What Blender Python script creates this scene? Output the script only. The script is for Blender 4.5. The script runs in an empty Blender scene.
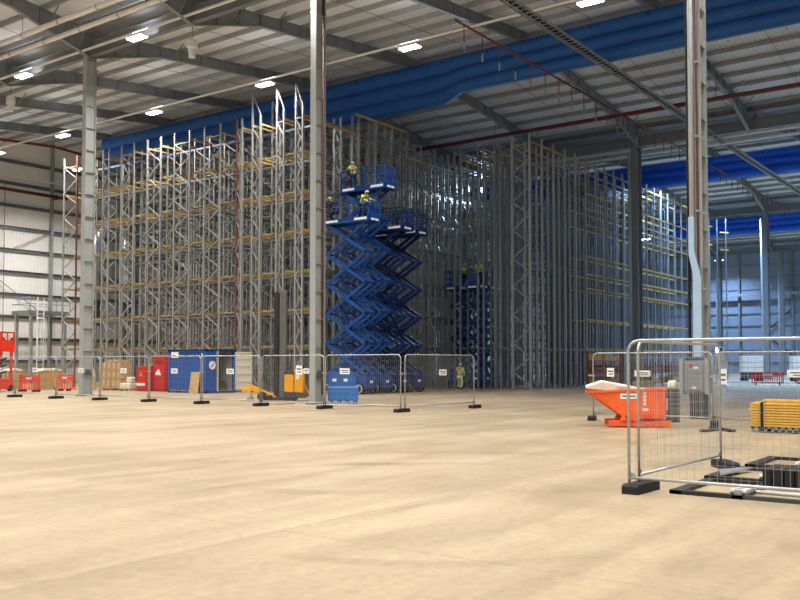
import bpy, bmesh, math, random
from mathutils import Vector, Matrix
random.seed(7)
SC = bpy.context.scene
COL = SC.collection
R = math.radians

# ------------------------------------------------------------------ camera, world, light, exposure
EYE = 1.75
YAW = math.atan2(0.58961, 0.80769)
cam_d = bpy.data.cameras.new('camera')
cam = bpy.data.objects.new('camera', cam_d)
COL.objects.link(cam)
cam.location = (0, 0, EYE)
PITCH_UP = R(2.2)
cam.rotation_euler = (R(90) + PITCH_UP, 0, math.atan2(-0.80769, 0.58961))
cam_d.sensor_width = 36
cam_d.lens = 900 / 800 * 36
cam_d.shift_y = (63 - 900 * math.tan(PITCH_UP)) / 800
cam_d.clip_end = 500
SC.camera = cam

w = bpy.data.worlds.new('world')
SC.world = w
w.use_nodes = True
bg = w.node_tree.nodes['Background']
bg.inputs[0].default_value = (0.80, 0.89, 1.0, 1)
bg.inputs[1].default_value = 0.28  # weak cool fill, added through the hall's open camera side

SC.view_settings.view_transform = 'Standard'
SC.view_settings.look = 'None'
SC.view_settings.gamma = 1
SC.view_settings.use_curve_mapping = False
SC.view_settings.exposure = 0.22

WARM = (1.0, 0.965, 0.92)
COOL = (0.38, 0.62, 1.0)
LAMP_W = 630.0


def area(x, y, z, power, col, sx=1.0, sy=0.5, spread=R(140)):
    d = bpy.data.lights.new('lamp_glow', 'AREA')
    d.shape = 'RECTANGLE'
    d.size, d.size_y = sx, sy
    d.energy = power
    d.color = col
    d.spread = spread
    o = bpy.data.objects.new('lamp_glow', d)
    o.location = (x, y, z)
    COL.objects.link(o)
    return o


# rows of LED fittings that are lit over the open floor on the camera's side of the hall
for lx, pw in ((-9.5, .8), (0, 1), (9.5, 1), (19, 1)):
    for k in range(7):
        area(lx, 6.9 - 20 + k * 10.1, 18.15, LAMP_W * pw, WARM)
LIT_NEAR = [(28.4, 36.9), (28.4, 47.1), (28.4, 26.7), (28.4, 57.3), (28.4, 16.5), (28.4, 67.5), (28.4, 6.3)]
LIT_FACE = [(37.7, 57.4), (37.7, 47.2), (37.7, 37.1), (37.7, 26.9), (37.7, 16.8), (37.9, 66.6), (45.2, 66.8)]
for x, y in LIT_NEAR:
    area(x, y, 18.10, LAMP_W * (.6 if y < 20 else (1.3 if y > 62 else 1)), WARM)
for x, y in LIT_FACE:
    area(x, y, 18.10, LAMP_W * (.45 if y < 20 else (.8 if y < 30 else (1.5 if y > 62 else (.7 if y < 40 else 1.0)))), WARM)
# added upward fill above the fittings, there to brighten the roof
for x, y in LIT_NEAR + LIT_FACE + [(19, 6.9 + k * 10.1) for k in range(7)] + [(9.5, 6.9 + k * 10.1) for k in range(7)]:
    up = area(x, y, 18.42, LAMP_W * .03, WARM, 1.2, 1.2, R(170))
    up.rotation_euler = (R(180), 0, 0)
# colder fittings over the far bays
LIT_FAR = [(115.3, 43.8), (146.0, 43.4)]
for x, y in LIT_FAR:
    area(x, y, 18.10, LAMP_W * 3.0, COOL)
for lx in (75, 84.5, 94, 103.5, 113, 122.5, 132, 141.5):
    for ly in (-6, 5, 16, 27):
        area(lx, ly, 18.15, LAMP_W * (1.3 if lx > 90 else 2.2), COOL)
for lx in (94, 113, 132):
    for ly in (40, 52, 64):
        area(lx, ly, 18.15, LAMP_W * 1.3, COOL)


# ------------------------------------------------------------------ materials
def lin(h):
    h = h.lstrip('#')
    out = []
    for i in (0, 2, 4):
        c = int(h[i:i + 2], 16) / 255
        out.append(c / 12.92 if c <= .04045 else ((c + .055) / 1.055) ** 2.4)
    return tuple(out) + (1,)


MATS = {}


def mat(name, hexc, rough=.6, metal=0.0, var=.12, scale=3.0, emit=0, ecol=None):
    if name in MATS:
        return MATS[name]
    m = bpy.data.materials.new(name)
    m.use_nodes = True
    nt = m.node_tree
    b = nt.nodes['Principled BSDF']
    b.inputs['Roughness'].default_value = rough
    b.inputs['Metallic'].default_value = metal
    c = lin(hexc)
    if var > 0:
        tc = nt.nodes.new('ShaderNodeTexCoord')
        nz = nt.nodes.new('ShaderNodeTexNoise')
        nz.inputs['Scale'].default_value = scale
        nz.inputs['Detail'].default_value = 4
        nt.links.new(tc.outputs['Object'], nz.inputs['Vector'])
        rp = nt.nodes.new('ShaderNodeValToRGB')
        rp.color_ramp.elements[0].position = .3
        rp.color_ramp.elements[1].position = .7
        rp.color_ramp.elements[0].color = tuple(x * (1 - var) for x in c[:3]) + (1,)
        rp.color_ramp.elements[1].color = tuple(min(1, x * (1 + var)) for x in c[:3]) + (1,)
        nt.links.new(nz.outputs['Fac'], rp.inputs['Fac'])
        nt.links.new(rp.outputs['Color'], b.inputs['Base Color'])
    else:
        b.inputs['Base Color'].default_value = c
    if emit:
        b.inputs['Emission Color'].default_value = ecol or c
        b.inputs['Emission Strength'].default_value = emit
    MATS[name] = m
    return m


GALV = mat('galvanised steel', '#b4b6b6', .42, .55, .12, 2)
GALVD = mat('darkened galvanised steel', '#8c9296', .5, .5, .15, 2)  # darker tone of GALV, also paints shade onto the unlit rack rows
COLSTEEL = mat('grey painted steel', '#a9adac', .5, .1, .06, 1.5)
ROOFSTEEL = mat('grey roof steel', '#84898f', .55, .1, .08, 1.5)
RACKY = mat('rack beam yellow paint', '#b89e55', .5, 0, .25, 1.2)
YEL = mat('yellow beam paint', '#dbb04a', .45, 0, .12, 4)
OCHRE = mat('ochre beam paint', '#b8984c', .5, 0, .15, 4)
ORANGECLIP = mat('orange end plate', '#c85a1a', .5, 0, .1, 4)
DECKY = mat('yellow walkway slats', '#a1967a', .65, 0, .5, 1.6)
REDOX = mat('red oxide paint', '#6e453c', .6, 0, .15, 3)
PURLIN = mat('pale galvanised purlin', '#a4a9b0', .5, .1, .06, 1.5)
REDPIPE = mat('red sprinkler pipe paint', '#702c29', .45, 0, .1, 2)
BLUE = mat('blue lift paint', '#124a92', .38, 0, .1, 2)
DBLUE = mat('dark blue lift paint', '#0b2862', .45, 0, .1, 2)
CONTBLUE = mat('container blue paint', '#1d52a0', .5, 0, .1, 1.5)
BLACK = mat('black rubber', '#1b1b1c', .75, 0, .2, 8)
BLACKST = mat('black steel', '#2c2b2c', .5, .2, .15, 5)
DGREY = mat('dark grey metal', '#4a4c4e', .5, .3, .1, 4)
MGREY = mat('mid grey plastic', '#7f8385', .5, 0, .08, 4)
WHITE = mat('white plate', '#f2f3f2', .5, 0, .03, 4)
OFFW = mat('off white sheet', '#e0d8c6', .7, 0, .06, 4)
INK = mat('grey print', '#5d6064', .7, 0, 0)
ORANGE = mat('orange skip paint', '#f0642a', .5, 0, .12, 3)
ORED = mat('orange red plastic', '#e8401f', .45, 0, .08, 3)
RED = mat('red cabinet paint', '#c4141c', .45, 0, .08, 3)
REDPL = mat('red plastic barrier', '#c62a32', .5, 0, .1, 3)
CARD = mat('brown cardboard', '#b8966a', .8, 0, .15, 5)
WOOD = mat('pale timber', '#c3a273', .75, 0, .2, 6)
TRUCKY = mat('truck yellow paint', '#f2a900', .4, 0, .05, 3)
HIVIS = mat('hi vis yellow fabric', '#d8e84a', .8, 0, .08, 12)
NAVY = mat('navy workwear fabric', '#1c2436', .9, 0, .15, 12)
SKIN = mat('skin', '#c98f70', .55, 0, .05, 12)
HAT = mat('white helmet plastic', '#ece8d8', .35, 0, .02, 4)
HATY = mat('yellow helmet plastic', '#e0d25a', .35, 0, .02, 4)
LAMPM = mat('lit diffuser', '#ffffff', .5, 0, 0, 1, 14, (1, .97, .9, 1))
LAMPC = mat('lit cold diffuser', '#ffffff', .5, 0, 0, 1, 40, (.7, .86, 1, 1))
PALEPIPE = mat('pale grey pipe paint', '#c4cad2', .4, .1, .05, 2)
PIPEW = mat('cream pipe lagging', '#efeef4', .5, 0, .08, 1.5)
LIDSIL = mat('bright steel duct', '#c6cbd0', .3, .7, .06, 2)
CURT_BLUELIT = mat('blue-lit smoke curtain fabric', '#0d5ee0', .6, 0, .10, 1.2)  # same fabric as CURT, with the far cold light painted into its colour
CURT = mat('blue smoke curtain fabric', '#1d62b4', .6, 0, .10, 1.2)


def floor_mat():
    m = bpy.data.materials.new('power floated concrete')
    m.use_nodes = True
    nt = m.node_tree
    N, L = nt.nodes, nt.links
    b = N['Principled BSDF']
    tc = N.new('ShaderNodeTexCoord')

    def mapping(sc, rot=0):
        mp = N.new('ShaderNodeMapping')
        mp.inputs['Scale'].default_value = sc
        mp.inputs['Rotation'].default_value = (0, 0, rot)
        L.new(tc.outputs['Object'], mp.inputs['Vector'])
        return mp

    def noise(mp, s, d=5, dist=0):
        n = N.new('ShaderNodeTexNoise')
        n.inputs['Scale'].default_value = s
        n.inputs['Detail'].default_value = d
        n.inputs['Distortion'].default_value = dist
        L.new(mp.outputs[0], n.inputs['Vector'])
        return n

    def ramp(src, p0, c0, p1, c1):
        r = N.new('ShaderNodeValToRGB')
        r.color_ramp.elements[0].position = p0
        r.color_ramp.elements[0].color = c0
        r.color_ramp.elements[1].position = p1
        r.color_ramp.elements[1].color = c1
        L.new(src, r.inputs['Fac'])
        return r

    def mix(t, f, a, bb):
        x = N.new('ShaderNodeMixRGB')
        x.blend_type = t
        if isinstance(f, float):
            x.inputs[0].default_value = f
        else:
            L.new(f, x.inputs[0])
        L.new(a, x.inputs[1])
        L.new(bb, x.inputs[2])
        return x

    base = ramp(noise(mapping((1, 1, 1)), .25, 6).outputs['Fac'], .3, lin('#a39074'), .7, lin('#b9a789'))
    fine = ramp(noise(mapping((1, 1, 1)), 9, 8).outputs['Fac'], .3, (.86, .86, .86, 1), .7, (1.05, 1.05, 1.05, 1))
    c = mix('MULTIPLY', 1.0, base.outputs[0], fine.outputs[0])
    # long brushed streaks left by the floating machine and by traffic
    st = ramp(noise(mapping((.12, 1.5, 1), R(20)), .9, 6, .6).outputs['Fac'], .42, (.80, .79, .77, 1), .60, (1, 1, 1, 1))
    c = mix('MULTIPLY', .75, c.outputs[0], st.outputs[0])
    # curved tyre marks
    for cx, cy, sc, seed in ((9, 6, 1.6, 0), (17, 12, .9, 3), (2, 14, .6, 5)):
        mp = N.new('ShaderNodeMapping')
        mp.inputs['Location'].default_value = (-cx, -cy, 0)
        L.new(tc.outputs['Object'], mp.inputs['Vector'])
        wv = N.new('ShaderNodeTexWave')
        wv.wave_type = 'RINGS'
        wv.rings_direction = 'Z'
        wv.inputs['Scale'].default_value = .10 * sc
        wv.inputs['Distortion'].default_value = 1.2
        wv.inputs['Detail'].default_value = 1
        wv.inputs['Detail Scale'].default_value = .3
        L.new(mp.outputs[0], wv.inputs['Vector'])
        rg = ramp(wv.outputs['Fac'], .93, (1, 1, 1, 1), .985, (.70, .68, .66, 1))
        msk = ramp(noise(mapping((1, 1, 1)), .16 + seed * .01, 3).outputs['Fac'], .5, (0, 0, 0, 1), .62, (.6, .6, .6, 1))
        c = mix('MULTIPLY', msk.outputs[0], c.outputs[0], rg.outputs[0])
    # dark scuffs
    sf = ramp(noise(mapping((.5, 1.4, 1), R(-30)), .55, 8, 1.0).outputs['Fac'], .58, (1, 1, 1, 1), .72, (.74, .72, .70, 1))
    c = mix('MULTIPLY', .8, c.outputs[0], sf.outputs[0])
    # sawn joints
    sep = N.new('ShaderNodeSeparateXYZ')
    L.new(tc.outputs['Object'], sep.inputs[0])
    for ax, off, pitch in ((0, .4, 7.3), (1, 1.6, 8.17)):
        a = N.new('ShaderNodeMath')
        a.operation = 'ADD'
        a.inputs[1].default_value = 1000 * pitch + off
        L.new(sep.outputs[ax], a.inputs[0])
        md = N.new('ShaderNodeMath')
        md.operation = 'MODULO'
        md.inputs[1].default_value = pitch
        L.new(a.outputs[0], md.inputs[0])
        lt = N.new('ShaderNodeMath')
        lt.operation = 'LESS_THAN'
        lt.inputs[1].default_value = .007
        L.new(md.outputs[0], lt.inputs[0])
        dark = N.new('ShaderNodeRGB')
        dark.outputs[0].default_value = lin('#6b5a44')
        c = mix('MIX', lt.outputs[0], c.outputs[0], dark.outputs[0])
    L.new(c.outputs[0], b.inputs['Base Color'])
    rr = ramp(noise(mapping((1, 1, 1)), 1.2, 5).outputs['Fac'], .3, (.38, .38, .38, 1), .7, (.55, .55, .55, 1))
    L.new(rr.outputs[0], b.inputs['Roughness'])
    b.inputs['Specular IOR Level'].default_value = .35
    return m


def ribbed(name, hexc, axis, pitch, rough=.6):
    """sheet metal with close ribs running across the given axis"""
    m = bpy.data.materials.new(name)
    m.use_nodes = True
    nt = m.node_tree
    N, L = nt.nodes, nt.links
    b = N['Principled BSDF']
    b.inputs['Roughness'].default_value = rough
    tc = N.new('ShaderNodeTexCoord')
    sep = N.new('ShaderNodeSeparateXYZ')
    L.new(tc.outputs['Object'], sep.inputs[0])
    mu = N.new('ShaderNodeMath')
    mu.operation = 'MULTIPLY'
    mu.inputs[1].default_value = 2 * math.pi / pitch
    L.new(sep.outputs[axis], mu.inputs[0])
    sn = N.new('ShaderNodeMath')
    sn.operation = 'SINE'
    L.new(mu.outputs[0], sn.inputs[0])
    rp = N.new('ShaderNodeValToRGB')
    c = lin(hexc)
    rp.color_ramp.elements[0].position = .05
    rp.color_ramp.elements[0].color = tuple(x * .9 for x in c[:3]) + (1,)
    rp.color_ramp.elements[1].position = .3
    rp.color_ramp.elements[1].color = c
    ad = N.new('ShaderNodeMath')
    ad.operation = 'MULTIPLY_ADD'
    ad.inputs[1].default_value = .5
    ad.inputs[2].default_value = .5
    L.new(sn.outputs[0], ad.inputs[0])
    L.new(ad.outputs[0], rp.inputs['Fac'])
    L.new(rp.outputs[0], b.inputs['Base Color'])
    bp = N.new('ShaderNodeBump')
    bp.inputs['Strength'].default_value = .5
    bp.inputs['Distance'].default_value = .03
    L.new(ad.outputs[0], bp.inputs['Height'])
    L.new(bp.outputs[0], b.inputs['Normal'])
    return m


# ------------------------------------------------------------------ mesh helpers
class MB:
    def __init__(s):
        s.v, s.f = [], []

    def add(s, vs, fs):
        n = len(s.v)
        s.v += [tuple(v) for v in vs]
        s.f += [tuple(i + n for i in f) for f in fs]
        return s

    def box(s, a, b):
        (x0, y0, z0), (x1, y1, z1) = a, b
        x0, x1 = min(x0, x1), max(x0, x1)
        y0, y1 = min(y0, y1), max(y0, y1)
        z0, z1 = min(z0, z1), max(z0, z1)
        vs = [(x0, y0, z0), (x1, y0, z0), (x1, y1, z0), (x0, y1, z0), (x0, y0, z1), (x1, y0, z1), (x1, y1, z1), (x0, y1, z1)]
        return s.add(vs, [(3, 2, 1, 0), (4, 5, 6, 7), (0, 1, 5, 4), (1, 2, 6, 5), (2, 3, 7, 6), (3, 0, 4, 7)])

    def cbox(s, c, d):
        return s.box([c[i] - d[i] / 2 for i in range(3)], [c[i] + d[i] / 2 for i in range(3)])

    def bar(s, p, q, w, h, up=(0, 0, 1)):
        """rectangular bar from p to q; h is measured along 'up', w across it"""
        p, q = Vector(p), Vector(q)
        d = (q - p).normalized()
        u = Vector(up)
        if abs(d.dot(u)) > .99:
            u = Vector((1, 0, 0))
        a = d.cross(u).normalized()
        u = a.cross(d).normalized()
        vs = []
        for e in (p, q):
            for (i, j) in ((-1, -1), (1, -1), (1, 1), (-1, 1)):
                vs.append(e + a * (w / 2 * i) + u * (h / 2 * j))
        return s.add(vs, [(3, 2, 1, 0), (4, 5, 6, 7), (0, 1, 5, 4), (1, 2, 6, 5), (2, 3, 7, 6), (3, 0, 4, 7)])

    def tube(s, pts, r, n=8, cap=True):
        pts = [Vector(p) for p in pts]
        rs = r if isinstance(r, (list, tuple)) else [r] * len(pts)
        base = len(s.v)
        d0 = (pts[1] - pts[0]).normalized()
        u = Vector((0, 0, 1)) if abs(d0.z) < .9 else Vector((1, 0, 0))
        for i, p in enumerate(pts):
            d = (pts[min(i + 1, len(pts) - 1)] - pts[max(i - 1, 0)]).normalized()
            a = d.cross(u).normalized()
            u = a.cross(d).normalized()
            for k in range(n):
                t = 2 * math.pi * k / n
                s.v.append(tuple(p + (a * math.cos(t) + u * math.sin(t)) * rs[i]))
        for i in range(len(pts) - 1):
            for k in range(n):
                k2 = (k + 1) % n
                s.f.append((base + i * n + k, base + i * n + k2, base + (i + 1) * n + k2, base + (i + 1) * n + k))
        if cap:
            s.f.append(tuple(base + k for k in range(n))[::-1])
            s.f.append(tuple(base + (len(pts) - 1) * n + k for k in range(n)))
        return s

    def prism(s, poly, axis, a, b):
        """polygon in the two other axes extruded along axis from a to b"""
        n = len(poly)
        vs = []
        for t in (a, b):
            for (u, v) in poly:
                vs.append((t, u, v) if axis == 0 else ((u, t, v) if axis == 1 else (u, v, t)))
        fs = [tuple(range(n))[::-1], tuple(range(n, 2 * n))]
        for k in range(n):
            k2 = (k + 1) % n
            fs.append((k, k2, n + k2, n + k))
        return s.add(vs, fs)

    def mesh(s, name):
        me = bpy.data.meshes.new(name)
        me.from_pydata(s.v, [], s.f)
        bm = bmesh.new()
        bm.from_mesh(me)
        bmesh.ops.recalc_face_normals(bm, faces=bm.faces)
        bm.to_mesh(me)
        bm.free()
        return me

    def build(s, name, m, parent=None, loc=None, smooth=False, bevel=0):
        me = s.mesh(name)
        me.materials.append(m)
        if smooth:
            for p in me.polygons:
                p.use_smooth = True
        o = link(name, me, parent, loc)
        if bevel:
            md = o.modifiers.new('bevel', 'BEVEL')
            md.width = bevel
            md.segments = 2
            md.limit_method = 'ANGLE'
        return o


def link(name, me, parent=None, loc=None):
    o = bpy.data.objects.new(name, me)
    COL.objects.link(o)
    if parent:
        o.parent = parent
    if loc:
        o.location = loc
    return o


def meshof(mb, name, m):
    me = mb.mesh(name)
    me.materials.append(m)
    return me


def tag(o, label, cat, group=None):
    o['label'] = label
    o['category'] = cat
    if group:
        o['group'] = group
    return o


def thing(name, label, cat, loc=(0, 0, 0), rz=0, group=None):
    o = bpy.data.objects.new(name, None)
    COL.objects.link(o)
    o.location = loc
    o.rotation_euler = (0, 0, rz)
    o.empty_display_size = .2
    return tag(o, label, cat, group)


def struct(o):
    o['kind'] = 'structure'
    return o


def copy_tree(o, parent=None):
    c = o.copy()
    COL.objects.link(c)
    c.parent = parent
    for ch in list(o.children):
        copy_tree(ch, c)
    return c


# ------------------------------------------------------------------ room shell
VAL = [-8, 29, 66, 103, 140]
RDG = [10.5, 47.5, 84.5, 121.5]
YW = 74.6
XE = 152.0
ZV, ZR = 19.95, 21.95
Y0 = -34

fl = MB().box((-14, Y0, -.3), (XE, YW, 0)).build('floor', floor_mat())
struct(fl)


def roofz(x):
    t = ((x + 8) % 37) / 18.5
    return ZV + (ZR - ZV) * (t if t <= 1 else 2 - t)


roof = MB()
xs = sorted(VAL + RDG) + [XE]
poly = [(x, roofz(x)) for x in xs] + [(x, roofz(x) + .12) for x in reversed(xs)]
ceil = roof.prism(poly, 1, Y0, YW).build('ceiling', ribbed('roof liner sheet', '#e0e6f0', 1, .333, .6))
struct(ceil)

# purlins run along Y under the sheet
pm = meshof(MB().box((-.04, Y0, -.26), (-.025, YW, 0)).box((-.04, Y0, -.26), (.04, YW, -.245)).box((-.11, Y0, -.015), (-.025, YW, 0)), 'purlin', PURLIN)
for i in range(len(xs) - 1):
    a, b = xs[i], xs[i + 1]
    n = 10
    for k in range(n):
        x = a + (b - a) * (k + .5) / n
        if x < 0 or x > XE - 4:
            continue
        link('purlin', pm, ceil, (x, 0, roofz(x) - .005))


# rafters: I sections along X, haunched at the valleys
def rafter(y, x0, x1):
    mb = MB()
    n = 24
    top, bot = [], []
    for k in range(n + 1):
        x = x0 + (x1 - x0) * k / n
        dv = min(x - x0, x1 - x)
        h = .62 + .85 * max(0, 1 - dv / 4.5)
        zt = roofz(x) - .27
        if k in (0, n):
            zt = ZV - .27
        top.append((x, zt))
        bot.append((x, zt - h))
    mb.prism(top + bot[::-1], 1, y - .012, y + .012)
    for k in range(n):
        for ln in (top, bot):
            (xa, za), (xb, zb) = ln[k], ln[k + 1]
            mb.bar((xa, y, za), (xb, y, zb), .24, .03)
    for k in range(1, n):
        mb.box((top[k][0] - .01, y - .1, bot[k][1]), (top[k][0] + .01, y + .1, top[k][1]))
    o = mb.build('rafter', ROOFSTEEL, ceil)
    kb = MB()
    for k in (1, 3, 6):
        for xk in (x0 + k * .9, x1 - k * .9):
            zb = roofz(xk) - .27 - .62 - .85 * max(0, 1 - (k * .9) / 4.5) + .05
            for sg in (-1, 1):
                kb.bar((xk, y + sg * .1, zb), (xk, y + sg * 1.15, roofz(xk) - .2), .05, .05)
    kb.build('knee_brace', GALVD, o)


YF = [9.2 + 8.17 * k for k in range(-3, 8)]
for y in YF:
    for i in range(4):
        rafter(y, VAL[i], VAL[i + 1])
# valley beams carry the rafters that have no column
for x in VAL[1:]:
    mb = MB()
    mb.box((x - .15, Y0, 18.30), (x + .15, YW, 18.33)).box((x - .15, Y0, 19.07), (x + .15, YW, 19.10)).box((x - .012, Y0, 18.30), (x + .012, YW, 19.10))
    mb.box((x - .55, Y0, 19.55), (x + .55, YW, 19.59)).box((x - .55, Y0, 19.55), (x - .52, YW, 19.85)).box((x + .52, Y0, 19.55), (x + .55, YW, 19.85))
    mb.build('valley_beam', ROOFSTEEL, ceil)
# thin anti-sag rods across the purlins
rods = MB()
for y in [9.2 + 8.17 * (k + .5) for k in range(-3, 8)]:
    for i in range(1, len(xs) - 1):
        a, b = xs[i], xs[i + 1]
        rods.bar((a, y, roofz(a) - .24), (b, y, roofz(b) - .24), .02, .02)
rods.build('sag_rod', DGREY, ceil)

# end wall on the left: clad wall with girts and a ridge post
wl = MB().box((-14, YW, 0), (XE, YW + .15, 22.1)).build('wall_left', ribbed('white wall liner', '#f6f4f0', 0, .3, .55))
struct(wl)
for z in [1.9 + 1.97 * k for k in range(10)]:
    MB().box((-10, YW - .2, z - .14), (XE, YW, z - .12)).box((-10, YW - .2, z + .12), (XE, YW, z + .14)).box((-10, YW - .06, z - .14), (XE, YW, z + .14)).build('girt', GALVD, wl)
for x in (29, 38.2, 47.5, 56.8, 66, 75.2, 84.5):
    MB().box((x - .13, YW - .5, 0), (x + .13, YW - .47, roofz(x))).box((x - .13, YW - .23, 0), (x + .13, YW - .2, roofz(x))).box((x - .012, YW - .5, 0), (x + .012, YW - .2, roofz(x))).build('wall_post', COLSTEEL, wl)
for x in (31.5, 34, 36.5, 40.7, 43.0):
    MB().box((x - .025, YW - .26, 0), (x + .025, YW - .21, 17.5)).build('side_rail_tie', GALVD, wl)
MB().bar((43.3, YW - .3, 11.6), (47.3, YW - .3, 13.6), .06, .06).bar((41.5, YW - .3, 9.7), (47.3, YW - .3, 5.8), .06, .06).build('wall_brace', GALVD, wl)

we = MB().box((XE, Y0, 0), (XE + .15, YW, 21.5)).build('wall_far', ribbed('grey wall liner', '#98a0b2', 1, .3, .55))
struct(we)
for z in [1.9 + 1.97 * k for k in range(10)]:
    MB().box((XE - .2, Y0, z - .05), (XE, YW, z + .05)).build('girt', GALVD, we)
for y in (24.2, 33.7, 41.9, 50, 58.2):
    MB().box((XE - .5, y - .15, 0), (XE - .1, y + .15, 19.6)).build('wall_post', ROOFSTEEL, we)
MB().bar((XE - .3, 33.7, 3), (XE - .3, 38, 6.5), .18, .18).bar((XE - .3, 38, 6.5), (XE - .3, 33.7, 10.5), .18, .18).build('wall_brace', DGREY, we)
# the far lower lintel and pale upstand before the far bay
MB().box((XE - 1.4, Y0, 12.6), (XE - 1.0, YW, 13.0)).build('wall_beam', GALV, we)


# ------------------------------------------------------------------ columns
def column_mesh(h):
    mb = MB()
    mb.box((-.32, -.16, 0), (-.285, .16, h)).box((.285, -.16, 0), (.32, .16, h)).box((-.29, -.012, 0), (.29, .012, h))
    z = 1.2
    while z < h - .2:
        mb.box((-.29, -.13, z), (.29, .13, z + .02))
        z += 1.2
    return mb


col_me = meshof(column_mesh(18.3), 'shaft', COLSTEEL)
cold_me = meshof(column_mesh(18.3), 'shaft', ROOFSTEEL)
bp_me = meshof(MB().box((-.42, -.3, 0), (.42, .3, .03)), 'base_plate', DGREY)
nut_me = meshof(MB().tube([(0, 0, .03), (0, 0, .1)], .035, 6), 'anchor_nut', DGREY)


def column(x, y, label, me):
    t = thing('steel_column', label, 'column', (x, y, 0), 0, 'hall columns')
    if x > 60:
        t.scale = (1.5, 1.5, 1)
        MB().tube([(-.3, .26, 0), (-.3, .26, 17.6)], .08, 10).build('downpipe', PALEPIPE, t, smooth=True)
    link('shaft', me, t)
    link('base_plate', bp_me, t)
    for sx in (-.36, .36):
        for sy in (-.22, .22):
            link('anchor_nut', nut_me, t, (sx, sy, 0))
    return t


c_left = column(29, 41.95, 'grey steel column at the left, beside the pallets of boxes', col_me)
c_mid = column(29, 25.55, 'grey steel column in the middle, in front of the tall scissor lifts', col_me)
c_right = column(29, 9.19, 'grey steel column at the right carrying a grey electrical box and pipes', col_me)
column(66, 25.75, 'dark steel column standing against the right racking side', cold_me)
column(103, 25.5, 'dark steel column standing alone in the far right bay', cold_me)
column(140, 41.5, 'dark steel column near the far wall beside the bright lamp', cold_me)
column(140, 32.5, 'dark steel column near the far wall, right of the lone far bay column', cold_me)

# services on the right column
MB().tube([(-.42, .13, 6.0), (-.42, .13, 18.1)], .085, 12).build('downpipe', PALEPIPE, c_right, smooth=True)
MB().tube([(-.37, .26, .6), (-.37, .26, 18.1)], .045, 8).build('cable', BLACK, c_right, smooth=True)
MB().prism([(.06, 2.0), (.06, 5.6), (.03, 6.1), (.03, 8.2), (.23, 8.2), (.23, 6.5), (.20, 6.1), (.2, 2.0)][::-1] if False else [(-.17, 1.95), (.1, 1.95), (.1, 4.6), (.22, 5.2), (.22, 6.4), (.04, 6.4), (.04, 5.3), (-.17, 4.4)], 0, -.54, -.44).build('pipe_guard', mat('guard steel with painted sheen', '#b4cfe8', .3, .1, .05, 2), c_right, bevel=.01)  # guard is metal, its bright reflection is put into the pale colour
MB().tube([(-.37, -.04, 2.4), (-.37, -.04, 18.1)], .035, 8).build('conduit', REDOX, c_right, smooth=True)
for z in (4.2, 6.6, 9, 11.4, 13.8, 16.2):
    MB().tube([(-.38, -.03, z), (-.5, -.32, z - .14)], .016, 6).cbox((-.36, -.04, z), (.1, .12, .06)).build('stay', GALV, c_right)
# red conduit on the middle column
MB().tube([(.24, -.08, .4), (.24, -.08, 17.9)], .04, 8).build('conduit', REDOX, c_mid, smooth=True)
MB().cbox((.02, -.16, 1.25), (.22, .14, .34)).build('socket_box', DGREY, c_mid, bevel=.01)
MB().cbox((.02, -.16, 1.25), (.22, .14, .3)).build('socket_box', DGREY, c_left, bevel=.01)

# electrical box fixed to the right column
eb = thing('electrical_box', 'grey electrical distribution box on the plinth in front of the right column', 'electrical box', (28.36, 9.17, 0), R(0))
MB().cbox((.05, -.06, .41), (.4, .46, .82)).build('plinth', DGREY, eb, bevel=.01)
MB().cbox((0, .0, 1.35), (.4, .66, 1.0)).build('cabinet', mat('grey enclosure', '#9ba0a6', .45, 0, .05, 3), eb, bevel=.015)
for sy in (-.4, .4):
    MB().cbox((-.05, sy, 1.33), (.46, .12, 1.1)).build('side_rail', GALV, eb, bevel=.01)
MB().cbox((-.215, 0, 1.33), (.03, .56, .84)).build('door', mat('grey enclosure door', '#878c92', .45, 0, .05, 3), eb, bevel=.005)
MB().cbox((-.235, -.05, 1.6), (.01, .16, .07)).build('label_plate', WHITE, eb)
MB().cbox((-.235, .1, 1.66), (.01, .12, .1)).build('warning_plate', REDPL, eb)
MB().cbox((-.235, 0, .98), (.01, .14, .06)).build('label_plate', WHITE, eb)
MB().cbox((-.215, 0, 1.88), (.03, .6, .07)).build('hood', DBLUE, eb)


# ------------------------------------------------------------------ roof services
def ceiling_light(x, y, label, z=18.2, m=LAMPM):
    t = thing('ceiling_light', label, 'light', (x, y + (.28 if 30 < y < 63 and x < 40 else 0), z - .04), 0, 'high bay ceiling lights')
    MB().cbox((0, 0, .06), (.5, 1.15, .09)).cbox((0, 0, .14), (.2, .4, .08)).build('housing', WHITE, t, bevel=.01)
    for sy in (-.29, .29):
        MB().cbox((0, sy, -.01), (.46, .54, .06)).build('diffuser', m, t, bevel=.01)
    return t


for (x, y, lb) in (
        (28.4, 47.1, 'lit high bay light left of the front left column top'),
        (28.4, 36.9, 'lit high bay light right of the front left column top'),
        (28.4, 26.7, 'lit high bay light on the near rail above the middle column'),
        (28.4, 57.3, 'lit high bay light on the near rail furthest left, towards the end wall'),
        (28.4, 16.5, 'lit high bay light on the near rail between the middle and right columns'),
        (37.7, 57.4, 'lit high bay light over the far left corner of the racking'),
        (37.7, 47.2, 'lit high bay light over the rack face, right of the left column'),
        (37.7, 37.1, 'lit high bay light over the tall front corner of the racking'),
        (37.7, 26.9, 'lit high bay light below the blue curtain, right of the middle column'),
        (37.7, 16.8, 'lit high bay light at the top edge above the cable ladder'),
        (45.2, 66.8, 'lit high bay light seen through the far left racking beside the column'),
        (37.9, 66.6, 'lit high bay light at the left edge against the end wall')):
    ceiling_light(x, y, lb)
ceiling_light(115.3, 43.8, 'cold light shining beside the dark right column', m=LAMPC)
ceiling_light(146.0, 43.4, 'bright cold light near the far wall, right of the right column', z=18.2, m=LAMPC)

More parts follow.
